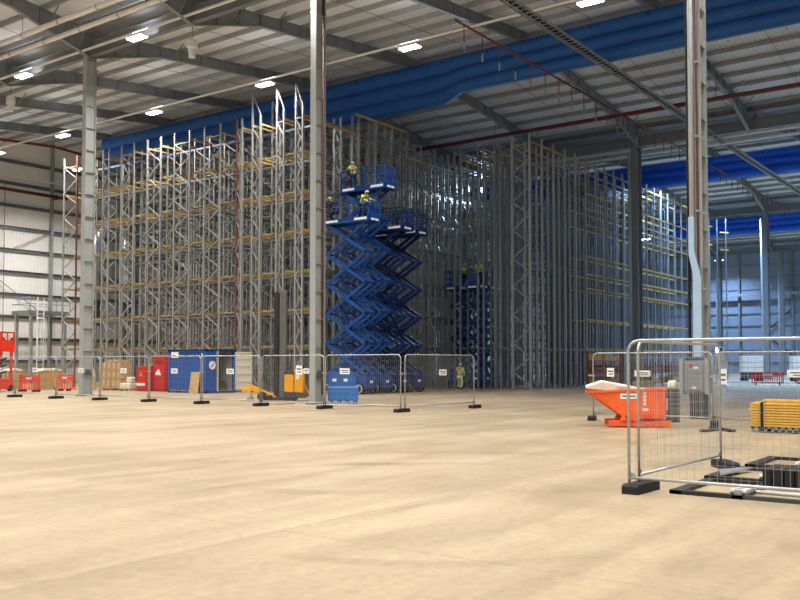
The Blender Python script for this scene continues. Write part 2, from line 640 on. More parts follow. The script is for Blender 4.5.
for x, lb in ((28.4, 'white lighting rail along the valley over the first column row'), (37.7, 'white lighting rail running above the front of the racking')):
    tag(MB().box((x - .045, -20, 18.39), (x + .045, YW - .6, 18.49)).build('lighting_rail', WHITE), lb, 'lighting rail', 'lighting rails')
tag(MB().tube([(38.5, YW - .8, 18.2), (47.2, YW - .8, 18.2), (60, YW - .8, 18.2)], .05, 6).build('lighting_rail', WHITE), 'thin white rail across the end wall at the left', 'lighting rail', 'lighting rails')

for x, lb in ((25.0, 'cream lagged pipe under the roof, upper of the pair at top left'), (26.2, 'cream lagged pipe under the roof, lower of the pair at top left')):
    t = thing('lagged_pipe', lb, 'pipe', (x, 0, 18.3), 0, 'lagged roof pipes')
    MB().tube([(0, -15, 0), (0, YW - 1, 0)], .13, 10).build('pipe_run', PIPEW, t, smooth=True)
    for k in range(28):
        MB().tube([(0, -14 + k * 3.1, 0), (0, -13.92 + k * 3.1, 0)], .145, 10).build('joint_band', GALV, t)
    for y in YF:
        MB().bar((0, y, .1), (0, y, .9), .02, .02).build('hanger', DGREY, t)


def smoke_curtain(x, label, zt, zb, notch, fab=CURT):
    n = 70
    ys = [Y0 + 2 + (66.4 - Y0 - 2) * k / n for k in range(n + 1)]
    prof = []
    for j in range(22):
        f = j / 21
        bulge = .36 * abs(math.sin(f * math.pi * 3)) ** .5
        prof.append((f, bulge))
    mb = MB()
    vs, fs = [], []
    rnd = random.Random(int(x))
    sag = [rnd.uniform(-.02, .02) for _ in ys]
    for side in (-1, 1):
        for i, y in enumerate(ys):
            drop = notch if y > 30.5 else 0
            for f, bu in prof:
                z = zt + (zb - drop - zt) * f + sag[i] * f + .012 * math.sin(y * .7 + f * 4)
                vs.append((x + side * (.05 + bu + .012 * math.sin(y * .9 + f * 5)), y, z))
    m = len(prof)
    off = (n + 1) * m
    for s in (0, off):
        for i in range(n):
            for j in range(m - 1):
                fs.append((s + i * m + j, s + (i + 1) * m + j, s + (i + 1) * m + j + 1, s + i * m + j + 1))
    for i in range(n):
        for j in (0, m - 1):
            fs.append((i * m + j, (i + 1) * m + j, off + (i + 1) * m + j, off + i * m + j))
    for i in (0, n):
        for j in range(m - 1):
            fs.append((i * m + j, i * m + j + 1, off + i * m + j + 1, off + i * m + j))
    t = thing('smoke_curtain', label, 'smoke curtain', (0, 0, 0), 0, 'blue smoke curtains')
    mb.add(vs, fs).build('fabric', fab, t, smooth=True)
    MB().box((x - .12, Y0 + 2, zt - .02), (x + .12, 66.4, zt + .05)).build('head_rail', GALV, t)
    for k in range(28):
        y = Y0 + 4 + k * 3.4
        MB().tube([(x - .42, y, zt - .35), (x - .30, y, zt - .35)], .07, 8).build('eyelet', BLACK, t)
    for k in range(33):
        y = Y0 + 4 + k * 2.9
        dz = notch if y > 30.5 else 0
        MB().bar((x, y, zb - dz), (x, y, zb - dz - .22), .02, .02).cbox((x, y, zb - dz - .22), (.1, .1, .05)).build('hem_tie', GALV, t)


smoke_curtain(47.5, 'pleated blue curtain nearest, hanging along the first ridge', 21.15, 18.75, .55)
smoke_curtain(84.5, 'bright blue pleated curtain along the second ridge, at the right', 20.95, 18.7, 0, CURT_BLUELIT)
smoke_curtain(121.5, 'farthest blue curtain, small and low beside the far right column', 20.9, 18.6, 0, CURT_BLUELIT)

# sprinkler pipes
t = thing('sprinkler_pipe', 'thin red sprinkler pipe with drop pipes crossing under the blue curtain', 'pipe', (0, 23, 18.22), 0, 'sprinkler pipes')
MB().tube([(36, 0, 0), (103, 0, 0)], .055, 8).build('pipe_run', REDPIPE, t, smooth=True)
dm = meshof(MB().tube([(0, 0, 0), (0, 0, -.95)], .03, 6), 'drop_pipe', REDOX)
dh = meshof(MB().tube([(0, 0, -.95), (0, 0, -1.35)], .05, 6), 'sprinkler_head', GALV)
for k in range(38):
    d = link('drop_pipe', dm, t, (36.8 + k * 1.72, 0, 0))
    if k < 14:
        link('sprinkler_head', dh, d)
t = thing('sprinkler_pipe', 'dark red sprinkler main along the second valley at the right', 'pipe', (58.3, 0, 18.75), 0, 'sprinkler pipes')
MB().tube([(0, -30, 0), (0, 60, 0)], .14, 10).build('pipe_run', REDPIPE, t, smooth=True)
for y in YF:
    MB().bar((0, y, 0), (0, y, 1.6), .03, .03).build('hanger', DGREY, t)
t = thing('sprinkler_pipe', 'red sprinkler main crossing the end wall at mid height', 'pipe', (0, YW - 1.0, 16.9), 0, 'sprinkler pipes')
MB().tube([(20, 0, 0), (48.6, 0, 0)], .15, 10).build('pipe_run', REDPIPE, t, smooth=True)
for x in (31, 38.2, 47.5):
    mb = MB().cbox((x, .1, -.2), (.1, .6, .08)).tube([(x, -.0, 0), (x + .15, 0, 0)], .2, 10)
    mb.build('bracket', DGREY, t)
t = thing('sprinkler_pipe', 'red sprinkler main under the roof along the end wall top', 'pipe', (0, YW - 3.0, 20.2), 0, 'sprinkler pipes')
MB().tube([(30, 0, -.3), (46, 0, .75), (62, 0, -.2)], .12, 8).build('pipe_run', REDPIPE, t, smooth=True)
# cold pipes along the second valley
for x, z, lb in ((68.0, 18.6, 'pale pipe run beneath the second valley, upper of two'), (69.2, 18.4, 'pale pipe run beneath the second valley, lower of two')):
    tag(MB().tube([(x, -30, z), (x, 70, z)], .11, 8).build('service_pipe', PIPEW, smooth=True), lb, 'pipe', 'pale service pipes')

# cable ladder along X
t = thing('cable_ladder', 'long grey cable ladder crossing the roof towards the right column', 'cable ladder', (0, 20.0, 18.33))
mb = MB().box((14, -.3, 0), (128, -.25, .12)).box((14, .25, 0), (128, .3, .12))
k = 14.2
while k < 128:
    mb.box((k, -.28, .03), (k + .05, .28, .06))
    k += .45
mb.build('ladder_tray', GALV, t)
MB().tube([(14, -.1, .1), (128, -.1, .1)], .05, 6).tube([(14, .08, .1), (128, .08, .1)], .06, 6).build('cable', BLACK, t)

# hanging destratification fans
for y, lb in ((35.6, 'white hanging roof fan right of the left column'), (52.6, 'white hanging roof fan at the left edge')):
    t = thing('roof_fan', lb, 'fan', (30.8, y + .2, 17.95), 0, 'white roof fans')
    MB().tube([(0, 0, .55), (0, 0, .5), (0, 0, .1), (0, 0, .02)], [.2, .28, .28, .2], 16).build('housing', WHITE, t, smooth=False)
    MB().tube([(0, 0, .04), (0, 0, -.4), (0, 0, -.42)], [.2, .17, .13], 16).build('nozzle', WHITE, t)
    MB().bar((0, 0, .55), (0, 0, 1.8), .02, .02).build('suspension_rod', DGREY, t)

# ------------------------------------------------------------------ pallet racking
LEVELS = [2.75, 4.9, 7.15, 9.5, 11.8, 14.1, 16.2]
PITCH = 1.72


def post_me(h, m):
    key = ('post', round(h, 2), m.name)
    if key not in CACHE:
        mb = MB()
        # omega section: web, two flanges, two lips
        mb.box((-.05, -.04, 0), (-.04, .04, h)).box((-.05, -.05, 0), (.04, -.04, h)).box((-.05, .04, 0), (.04, .05, h))
        mb.box((-.09, -.09, 0), (.07, .09, .015))
        CACHE[key] = meshof(mb, 'post', m)
    return CACHE[key]


def brace_me(wd, h, m):
    key = ('brace', round(wd, 2), round(h, 2))
    if key not in CACHE:
        mb = MB()
        z, s = .25, 0
        while z + .93 < h - .05:
            a, b = ((0, z), (wd, z + .93)) if s == 0 else ((wd, z), (0, z + .93))
            mb.bar((0, a[0], a[1]), (0, b[0], b[1]), .065, .065, (1, 0, 0))
            z += .93
            s = 1 - s
        mb.bar((0, 0, .25), (0, wd, .25), .05, .05)
        mb.bar((0, 0, z), (0, wd, z), .05, .05)
        CACHE[key] = meshof(mb, 'bracing', m)
    return CACHE[key]


def spacer_me(wd, h, m):
    key = ('spacer', round(wd, 2), round(h, 2))
    if key not in CACHE:
        CACHE[key] = meshof(MB().box((-.03, 0, h * .5), (.03, wd, h * .5 + .06)), 'spacer', m)
    return CACHE[key]


def beam_me(m, span=PITCH):
    key = ('beam', m.name, span)
    if key not in CACHE:
        mb = MB()
        mb.box((.05, -.025, -.05), (span - .05, .025, .05))
        mb.box((.05, -.03, .05), (span - .05, -.01, .065))
        CACHE[key] = meshof(mb, 'beam', m)
    return CACHE[key]


def tie_me(wd, m):
    key = ('tie', round(wd, 2), m.name)
    if key not in CACHE:
        CACHE[key] = meshof(MB().box((-.03, 0, -.06), (.03, wd, .06)), 'cross_tie', m)
    return CACHE[key]


CACHE = {}


def deck_me(gap):
    key = ('deck', round(gap, 2))
    if key not in CACHE:
        mb = MB()
        n = max(2, int(gap / .62))
        for k in range(n):
            y = .1 + (gap - .2) * (k + .5) / n
            mb.box((.08, y - .05, -.02), (1.45, y + .05, .03))
        for x in (.1, .75, 1.4):
            mb.box((x - .03, 0, -.07), (x + .03, gap, -.02))
        CACHE[key] = meshof(mb, 'deck', DECKY)
    return CACHE[key]


clip_me = meshof(MB().cbox((.03, 0, 0), (.05, .09, .26)), 'end_plate', ORANGECLIP)
galv_clip = meshof(MB().cbox((.03, 0, 0), (.05, .09, .26)), 'end_plate', GALVD)


def rack_row(ya, yb, x0, x1, label, h=16.8, tall=0, yellow_bays=1, next_gap=0, red=None, lit=True, levels=LEVELS, first_yellow=0, ymat=RACKY, brace=True, wide=1):
    """one row of racking along X: frames of two posts across Y, beams along X on both sides"""
    t = thing('pallet_rack', label, 'racking', (x0, ya, 0), 0, 'pallet racking rows')
    wd = yb - ya
    n = int((x1 - x0) / PITCH)
    gm = GALV if lit else GALVD  # unlit rows carry their shade in a darker steel colour
    for k in range(n + 1):
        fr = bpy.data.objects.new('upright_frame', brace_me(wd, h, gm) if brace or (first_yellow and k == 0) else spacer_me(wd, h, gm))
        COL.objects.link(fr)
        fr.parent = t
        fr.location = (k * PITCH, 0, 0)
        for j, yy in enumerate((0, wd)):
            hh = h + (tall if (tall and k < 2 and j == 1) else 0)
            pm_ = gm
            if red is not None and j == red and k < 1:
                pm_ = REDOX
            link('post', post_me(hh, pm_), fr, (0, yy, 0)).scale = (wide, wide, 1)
        if tall and k < 2:
            o = MB().bar((0, 0, h), (0, wd, h + tall), .05, .05, (1, 0, 0)).build('top_brace', gm, fr)
    nb = 0
    rest = MB()
    for k in range(n):
        for li, z in enumerate(levels):
            if first_yellow and k < first_yellow and li != len(levels) - 1:
                continue
            for yy in (0, wd):
                yel = first_yellow <= k < yellow_bays or (first_yellow and li == len(levels) - 1)
                if nb < 100:
                    if yel:
                        b = link('beam', beam_me(ymat), t, (k * PITCH, yy, z))
                        if k == 0:
                            link('end_plate', clip_me, b)
                            link('end_plate', clip_me, b, (PITCH - .06, 0, 0))
                    else:
                        b = link('beam', beam_me(GALVD), t, (k * PITCH, yy, z))
                    nb += 1
                else:
                    rest.box((k * PITCH + .06, yy - .025, z - .07), (k * PITCH + PITCH - .06, yy + .025, z + .07))
    if rest.v:
        r = rest.build('beam', ymat if yellow_bays > 50 else GALVD, t)
        r['kind'] = 'stuff'
    if next_gap:
        # grey ties across the lane to the next row at every level
        for k in (1, 3):
            for z in levels:
                link('cross_tie', tie_me(next_gap + wd, GALVD), t, (k * PITCH, 0, z - .14))
        for z in levels[:-1]:
            link('deck', deck_me(next_gap), t, (0, wd, z))
    return t


B1 = [
    (57.2, 58.8, 'pallet racking row farthest left, one red upright, left of the front left column', dict(red=0, next_gap=0)),
    (53.45, 54.13, 'narrow pallet racking row just right of the front left column', dict(next_gap=3.0)),
    (50.69, 52.05, 'pallet racking row behind the stack of brown boxes', dict(next_gap=1.4)),
    (47.87, 49.26, 'pallet racking row behind the red cabinets', dict(next_gap=1.4)),
    (45.0, 46.47, 'pallet racking row behind the left half of the blue container', dict(next_gap=1.4)),
    (42.13, 43.59, 'pallet racking row behind the right half of the blue container', dict(next_gap=1.3)),
    (40.2, 40.65, 'pallet racking row with red oxide front uprights, above the open container', dict(red=1, next_gap=1.4)),
    (38.62, 39.3, 'tall pallet racking row with raised top, left of the stacker mast', dict(tall=1.3, next_gap=.9)),
    (36.68, 37.24, 'bright tall pallet racking row behind the black stacker mast', dict(tall=1.3, next_gap=1.4)),
    (35.18, 35.72, 'tall pallet racking row immediately left of the middle column', dict(tall=1.3, next_gap=.9)),
]
for ya, yb, lb, kw in B1:
    rack_row(ya, yb, 38.6, 76 if ya > 42 else (84 if ya < 38 else 66), lb, yellow_bays=1, **kw)
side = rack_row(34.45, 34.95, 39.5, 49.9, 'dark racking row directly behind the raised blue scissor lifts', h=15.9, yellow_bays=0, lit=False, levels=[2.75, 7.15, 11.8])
for (a, b, z) in ((0, 3.0, 15.75), (3.0, 8.4, 17.0), (8.4, 10.3, 15.3)):
    MB().box((a, -.06, z - .06), (b, .0, z + .06)).build('top_beam', OCHRE, side)
for k in range(2, 6):
    for yy in (0, .55):
        MB().box((k * PITCH - .05, yy - .05, 15.9), (k * PITCH + .05, yy + .05, 17.1)).build('post_extension', GALVD, side)

B2 = [
    (32.85, 33.3, 'dark racking row between the two far blue scissor lifts'),
    (31.0, 31.45, 'dark racking row immediately right of the far blue scissor lifts'),
    (29.7, 30.15, 'dark racking row second to the right of the far blue scissor lifts'),
]
for ya, yb, lb in B2:
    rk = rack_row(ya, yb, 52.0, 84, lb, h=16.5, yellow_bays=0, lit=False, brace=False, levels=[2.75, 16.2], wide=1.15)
    MB().box((0, -.04, 15.7), (26, .02, 15.82)).build('top_beam', OCHRE, rk)
# floodlight clamped inside the racking
t = thing('work_light', 'bright cold work light clamped high inside the dark racking', 'work light', (60.94, 36.4, 15.4), R(30))
MB().box((-.1, -.3, -.18), (.05, .3, .18)).build('lamp_head', BLACKST, t)
MB().box((-.13, -.27, -.15), (-.1, .27, .15)).build('lens', LAMPC, t)
MB().bar((.05, 0, 0), (.14, .24, 0), .05, .05).build('clamp', DGREY, t)
pl = bpy.data.lights.new('lamp_glow', 'SPOT')
pl.energy = 3500
pl.color = (.62, .8, 1)
pl.shadow_soft_size = .25
pl.spot_size = R(110)
pl.spot_blend = .6
po = bpy.data.objects.new('lamp_glow', pl)
po.location = (60.6, 36.3, 15.4)
po.rotation_euler = (R(68), 0, R(120))
COL.objects.link(po)
rk = rack_row(27.5, 28.8, 52.0, 84, 'long racking row with yellow beams forming the right side, behind the dark column', h=16.7, yellow_bays=99, first_yellow=5, lit=True, ymat=OCHRE,
              levels=[2.75, 4.9, 7.15, 8.2, 9.5, 11.8, 13.0, 14.1, 16.2], brace=False, wide=1.25)
for k, (xx, yy, lb) in enumerate(((89.5, 27.5, 'pair of thin lone rack uprights right of the right column, nearer pair'), (95.0, 27.5, 'pair of thin lone rack uprights farther right of the right column'))):
    t = thing('lone_upright', lb, 'racking', (xx, yy, 0), 0, 'lone rack frames')
    for yo in (0, .9):
        link('post', post_me(16.7, GALVD), t, (0, yo, 0))
    link('bracing', brace_me(.9, 4.0, GALVD), t)
    for z in (15.2, 13.4):
        MB().bar((0, -.3, z), (0, .6, z + .15), .12, .12).build('beam_stub', YEL, t)


# ------------------------------------------------------------------ scissor lifts
def wheel(parent, x, y, r=.3, w_=.2):
    o = MB().tube([(x, y - w_ / 2, r), (x, y + w_ / 2, r)], r, 20).build('wheel', BLACK, parent)
    MB().tube([(x, y - w_ / 2 - .012, r), (x, y + w_ / 2 + .012, r)], r * .82, 20).build('tyre_wall', mat('pale tyre', '#b9bcbc', .7, 0, .1, 4), o)
    MB().tube([(x, y - w_ / 2 - .03, r), (x, y + w_ / 2 + .03, r)], r * .62, 16).build('hub', DBLUE, o)
    return o


def scissor_lift(label, loc, rz, H, n, L=2.9, W=1.15, ext=.7, m=BLUE, arm=.2, group='blue scissor lifts'):
    t = thing('scissor_lift', label, 'scissor lift', loc, rz, group)
    h = L / 2
    ch = MB().prism([(-h, .38), (-h + .1, .22), (h - .1, .22), (h, .38), (h, .95), (h - .12, 1.05), (-h + .12, 1.05), (-h, .95)], 1, -W / 2 + .12, W / 2 - .12).build('chassis', m, t, bevel=.02)
    for s in (-1, 1):
        MB().box((-h * .62, s * (W / 2 - .1), .3), (h * .62, s * W / 2, .98)).build('side_tray', m, ch, bevel=.02)
        MB().box((-h * .4, s * (W / 2), .62), (-h * .15, s * (W / 2 + .008), .78)).build('label_plate', WHITE, ch)
        MB().box((s * h, -.15, .62), (s * (h + .008), .12, .76)).build('label_plate', WHITE, ch)
        MB().box((s * h, -W / 2 + .14, .5), (s * (h + .06), -W / 2 + .26, .72)).build('charger_socket', DGREY, ch)
    for x in (-h * .76, h * .76):
        for y in (-W / 2 + .02, W / 2 - .02):
            wheel(t, x, y)
    z0, z1 = 1.12, H - .12
    st = (z1 - z0) / n
    ax = h * .92
    for k in range(n):
        a, b = z0 + k * st, z0 + (k + 1) * st
        for s in (-1, 1):
            y1, y2 = s * W * .36, s * (W * .36 - .11)
            MB().bar((-ax, y1, a), (ax, y1, b), .09, arm).build('scissor_arm', m, t)
            MB().bar((ax, y2, a), (-ax, y2, b), .09, arm).build('scissor_arm', m, t)
        for x, zz in ((0, (a + b) / 2), (-ax, b), (ax, b)):
            MB().tube([(x, -W * .42, zz), (x, W * .42, zz)], .05, 8).build('pivot_tube', DBLUE, t)
        if k in (1, 2):
            MB().bar((-ax * .5, W * .12, a + .1), (ax * .55, W * .12, b + st * .4), .12, .12).build('hydraulic_ram', DBLUE, t)
        MB().cbox((ax * .55, -W * .36 - .05, (a + (b - a) * .775)), (.14, .01, .1)).build('decal', WHITE, t)
    # platform
    pf = MB().box((-h - ext, -W / 2, H), (h, W / 2, H + .06)).box((-h - ext, -W / 2, H - .16), (h, -W / 2 + .05, H + .12)).box((-h - ext, W / 2 - .05, H - .16), (h, W / 2, H + .12)).box((-h - ext, -W / 2, H - .16), (-h - ext + .05, W / 2, H + .12)).box((h - .05, -W / 2, H - .16), (h, W / 2, H + .12)).build('platform', m, t, bevel=.01)
    for x in (-h - ext * .4, h * .3):
        MB().box((x, -W / 2 - .008, H - .07), (x + .9, -W / 2, H + .06)).build('name_plate', WHITE, pf)
        MB().box((x, W / 2, H - .07), (x + .9, W / 2 + .008, H + .06)).build('name_plate', WHITE, pf)
    for k in range(2):
        MB().box((-h - ext - .008, -W * .1 + k * .35 - .2, H - .1), (-h - ext, k * .35, H + .02)).build('hazard_plate', WHITE, pf)
    xs_ = [-h - ext + .03, -h + .2, -.2 * h, .4 * h, h - .03]
    for s in (-1, 1):
        y = s * (W / 2 - .03)
        for x in xs_:
            MB().box((x - .025, y - .025, H + .06), (x + .025, y + .025, H + 1.15)).build('guard_post', m, t)
        MB().bar((xs_[0], y, H + 1.15), (xs_[-1], y, H + 1.15), .05, .05).bar((xs_[0], y, H + .62), (xs_[-1], y, H + .62), .04, .04).build('guard_rail', m, t)
    for x in (xs_[0], xs_[-1]):
        MB().bar((x, -W / 2, H + 1.15), (x, W / 2, H + 1.15), .05, .05).bar((x, -W / 2, H + .62), (x, W / 2, H + .62), .04, .04).build('guard_rail', m, t)
    gt = MB().box((xs_[0] - .02, -W * .34, H + .1), (xs_[0] + .02, W * .34, H + .3)).box((xs_[0] - .02, -W * .34, H + 1.0), (xs_[0] + .02, W * .34, H + 1.05))
    for q in (-.34, -.12, .1, .31):
        gt.box((xs_[0] - .02, W * q, H + .1), (xs_[0] + .02, W * q + .035, H + 1.05))
    gt.build('gate', m, t)
    MB().cbox((h - .35, W / 2 - .12, H + .95), (.25, .16, .3)).build('control_box', DGREY, t, bevel=.02)
    return t


LZ = R(90)   # local x runs along world Y: the extension end (-x) faces the open aisle
scissor_lift('raised blue scissor lift nearest, right beside the middle column', (40.0, 32.75, 0), LZ, 9.9, 5, L=3.1, ext=.25, arm=.17)
scissor_lift('highest raised blue scissor lift, second behind the middle column', (41.5, 32.75, 0), LZ, 12.0, 6, L=3.1, ext=.25, arm=.17)
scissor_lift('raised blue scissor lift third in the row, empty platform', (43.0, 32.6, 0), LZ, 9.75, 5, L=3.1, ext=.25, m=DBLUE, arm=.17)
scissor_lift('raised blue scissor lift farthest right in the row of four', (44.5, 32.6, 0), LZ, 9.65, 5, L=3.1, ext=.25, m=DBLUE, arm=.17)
scissor_lift('slim dark blue lift inside the racking, left of the far pair', (54.2, 34.0, 0), R(0), 7.0, 5, L=2.2, W=1.1, ext=.5, m=BLUE)
scissor_lift('slim dark blue lift inside the racking, right of the far pair', (54.0, 32.2, 0), R(0), 7.0, 5, L=2.2, W=1.0, ext=.4, m=BLUE)


# ------------------------------------------------------------------ people
def skinned(name, verts, edges, rads, m, parent, root=0):
    me = bpy.data.meshes.new(name)
    me.from_pydata(verts, edges, [])
    me.materials.append(m)
    o = link(name, me, parent)
    md = o.modifiers.new('skin', 'SKIN')
    md.use_smooth_shade = True
    sv = me.skin_vertices[0].data if me.skin_vertices else None
    if sv is None:
        bm = bmesh.new()
        bm.from_mesh(me)
        bm.verts.layers.skin.verify()
        bm.to_mesh(me)
        bm.free()
        sv = me.skin_vertices[0].data
    for i, r in enumerate(rads):
        sv[i].radius = (r, r) if not isinstance(r, tuple) else r
        sv[i].use_root = (i == root)
    o.modifiers.new('sub', 'SUBSURF').levels = 1
    o.modifiers['sub'].render_levels = 2
    return o


def person(label, loc, rz, lean=0.0, stride=.12, crouch=0.0, arms=((.25, .1), (.25, .1)), vest=HIVIS, trousers=NAVY, hat=HAT):
    """standing height about 1.78; faces local +y. arms: (forward reach, raise) for left and right"""
    t = thing('person', label, 'person', loc, rz, None)
    hip = Vector((0, -.12 * crouch, .95 - .38 * crouch))
    up = Vector((0, math.sin(lean), math.cos(lean)))
    waist, chest, neck = hip + up * .16, hip + up * .42, hip + up * .56
    head = neck + up * .14 + Vector((0, .03, 0))
    top = head + up * .12
    V, E, RR = [], [], []

    def pt(p, r, frm=None):
        V.append(tuple(p))
        RR.append(r)
        if frm is not None:
            E.append((frm, len(V) - 1))
        return len(V) - 1

    a = pt(hip, (.155, .11))
    b = pt(waist, (.14, .10), a)
    c = pt(chest, (.165, .115), b)
    d = pt(neck, .06, c)
    e = pt(head, (.078, .092), d)
    pt(top, (.06, .075), e)
    nose = pt(head + Vector((0, .105, .0)), .016, e)
    tr_paths, sl_paths = [], []
    for s, st in ((-1, stride), (1, -stride)):
        h1 = hip + Vector((s * .10, 0, -.06))
        foot = Vector((s * .13, st, .07))
        knee = (h1 + foot) / 2 + Vector((s * .03, .05 + .34 * crouch, .02))
        i1 = pt(h1, .095, a)
        i2 = pt(knee, .062, i1)
        i3 = pt(foot, .043, i2)
        pt(foot + Vector((0, .16, -.035)), .034, i3)
        tr_paths.append((h1, knee, foot))
        fwd, rs = arms[0 if s < 0 else 1]
        sh = chest + up * .08 + Vector((s * .21, 0, 0))
        el = sh + Vector((s * .05, fwd * .45, -.27 + rs * .35))
        wr = el + Vector((-s * .02, fwd * .7 + .03, -.22 + rs * .55))
        j1 = pt(sh, .062, c)
        j2 = pt(el, .045, j1)
        j3 = pt(wr, .03, j2)
        dirv = (wr - el).normalized()
        palm = wr + dirv * .07
        j4 = pt(palm, (.035, .018), j3)
        side_ = Vector((0, 1, 0)).cross(dirv)
        side_ = side_.normalized() if side_.length > .1 else Vector((1, 0, 0))
        for q in range(4):
            tip = palm + dirv * (.055 + .02 * (1 - abs(q - 1.4) / 2)) + side_ * (.018 * (q - 1.5)) + Vector((0, .015, -.012))
            pt(tip, .008, j4)
        pt(wr + dirv * .04 + side_ * .055 + Vector((0, .01, 0)), .009, j3)
        sl_paths.append((sh, el, wr))
    skinned('body', V, E, RR, SKIN, t)
    # jacket: torso and sleeves, one mesh
    V, E, RR = [], [], []
    a = pt(hip + up * .02, (.175, .135))
    b = pt(waist, (.162, .125), a)
    c = pt(chest, (.185, .14), b)
    pt(neck - up * .03, .085, c)
    for sh, el, wr in sl_paths:
        j = pt(sh, .08, c)
        j = pt(el, .062, j)
        pt(wr, .046, j)
    jk = skinned('jacket', V, E, RR, vest, t)
    band = MB()
    for f in (.2, .34):
        p = hip + up * f
        ring = []
        for k in range(17):
            q = 2 * math.pi * k / 16
            ring.append(p + Vector((math.cos(q) * .2, math.sin(q) * .165, 0)))
        band.tube(ring, .02, 5, False)
    band.build('reflective_band', mat('reflective tape', '#d9dad4', .4, .3, .02, 4), jk)
    V, E, RR = [], [], []
    a = pt(hip, (.17, .13))
    for h1, kn, ft in tr_paths:
        j = pt(h1, .112, a)
        j = pt(kn, .08, j)
        pt(ft + Vector((0, 0, .03)), .062, j)
    skinned('trousers', V, E, RR, trousers, t)
    for (h1, kn, ft) in tr_paths:
        mb = MB()
        mb.prism([(-.05, 0), (.20, 0), (.21, .04), (.12, .08), (.05, .13), (-.05, .13)], 0, ft.x - .05, ft.x + .05)
        o = mb.build('boot', BLACK, t, bevel=.015)
        o.location = (0, ft.y, 0)
    hb = MB()
    hc = head + up * .045
    rings, n = [], 16
    for f, r in ((0, .128), (.012, .128), (.04, .12), (.085, .095), (.11, .055), (.118, .01)):
        rings.append([hc + up * f + Vector((math.cos(2 * math.pi * k / n) * r * .9, math.sin(2 * math.pi * k / n) * r * 1.08, 0)) for k in range(n)])
    vs = [v for r_ in rings for v in r_]
    fs = [tuple(range(n))]
    for i in range(len(rings) - 1):
        for k in range(n):
            fs.append((i * n + k, i * n + (k + 1) % n, (i + 1) * n + (k + 1) % n, (i + 1) * n + k))
    fs.append(tuple((len(rings) - 1) * n + k for k in range(n)))
    hb.add(vs, fs)
    hb.cbox(hc + Vector((0, .14, .008)), (.16, .09, .012))
    hb.build('helmet', hat, t, smooth=True)
    fb = MB()
    for s in (-1, 1):
        fb.cbox(head + Vector((s * .032, .089, .022)), (.022, .012, .01))
    fb.cbox(head + Vector((0, .088, -.05)), (.045, .012, .008))
    fb.build('face_features', mat('dark features', '#3b2620', .6, 0, 0), t)
    eb_ = MB()
    for s in (-1, 1):
        eb_.cbox(head + Vector((s * .082, 0, 0)), (.02, .035, .055))
    eb_.build('ear', SKIN, t, bevel=.008)
    return t


person('worker in yellow hi-vis standing on the highest blue platform', (41.5, 33.75, 12.06), R(-40), lean=.25, arms=((.5, .5), (.6, .6)))
person('worker in pale hi-vis and helmet bending over on the nearest lift platform', (39.85, 31.75, 9.96), R(170), lean=.55, crouch=.35, arms=((.5, .2), (.5, .1)), hat=HAT)
person('worker crouching at the left end of the nearest lift platform', (39.85, 33.85, 9.96), R(60), lean=.4, crouch=.8, arms=((.5, .2), (.4, .2)), vest=NAVY, hat=HATY)
person('worker in hi-vis jacket standing on the left far lift', (54.3, 33.9, 7.06), R(160), arms=((.3, .2), (.2, .1)), hat=HATY)
person('worker in hi-vis jacket standing on the right far lift', (53.4, 32.2, 7.06), R(120), arms=((.4, .3), (.3, .1)), hat=HATY)
person('worker in hi-vis jacket and pale trousers walking at the foot of the dark racking', (50.9, 32.2, 0), R(-70), stride=.28, crouch=.15, lean=.12, arms=((.5, .3), (.1, 0)), trousers=mat('pale hi vis trousers', '#dfe6b0', .8, 0, .1, 10), hat=HAT)


# ------------------------------------------------------------------ temporary fencing
FH, FL = 2.03, 3.45


def arc_frame(L, z0, z1, r=.16):
    pts = [(0, 0, z0)]
    for k in range(7):
        a = math.pi - k * math.pi / 12
        pts.append((r + r * math.cos(a), 0, z1 - r + r * math.sin(a)))
    for k in range(7):
        a = math.pi / 2 - k * math.pi / 12
        pts.append((L - r + r * math.cos(a), 0, z1 - r + r * math.sin(a)))
    pts.append((L, 0, z0))
    return pts


def frame_mb(L):
    mb = MB().tube(arc_frame(L, .1, FH), .021, 8)
    mb.tube([(0, 0, .2), (L, 0, .2)], .021, 8)
    for x, s in ((0, 1), (L, -1)):
        mb.prism([(x, .2), (x + s * .12, .2), (x, .34)], 1, -.004, .004)
    return mb


def wires_mb(L, step=.095, r=.0017):
    mb = MB()
    n = int(L / step)
    for k in range(1, n):
        x = L * k / n
        mb.bar((x, 0, .2), (x, 0, FH - .01), 2 * r, 2 * r)
    for k in range(1, 8):
        z = .2 + (FH - .2) * k / 8
        mb.bar((0, .003, z), (L, .003, z), 2 * r, 2 * r)
    return mb


def foot(x, y, rz, label, grp='fence feet in the far row'):
    t = tag(link('fence_block', FOOT), label, 'fence foot', grp)
    t.location = (x, y, 0)
    t.rotation_euler = (0, 0, rz)
    return t


fm = MB()
fm.prism([(-.36, 0), (.36, 0), (.36, .1), (.32, .13), (-.32, .13), (-.36, .1)], 1, -.115, .115)
FOOT = meshof(fm, 'fence_block', BLACK)


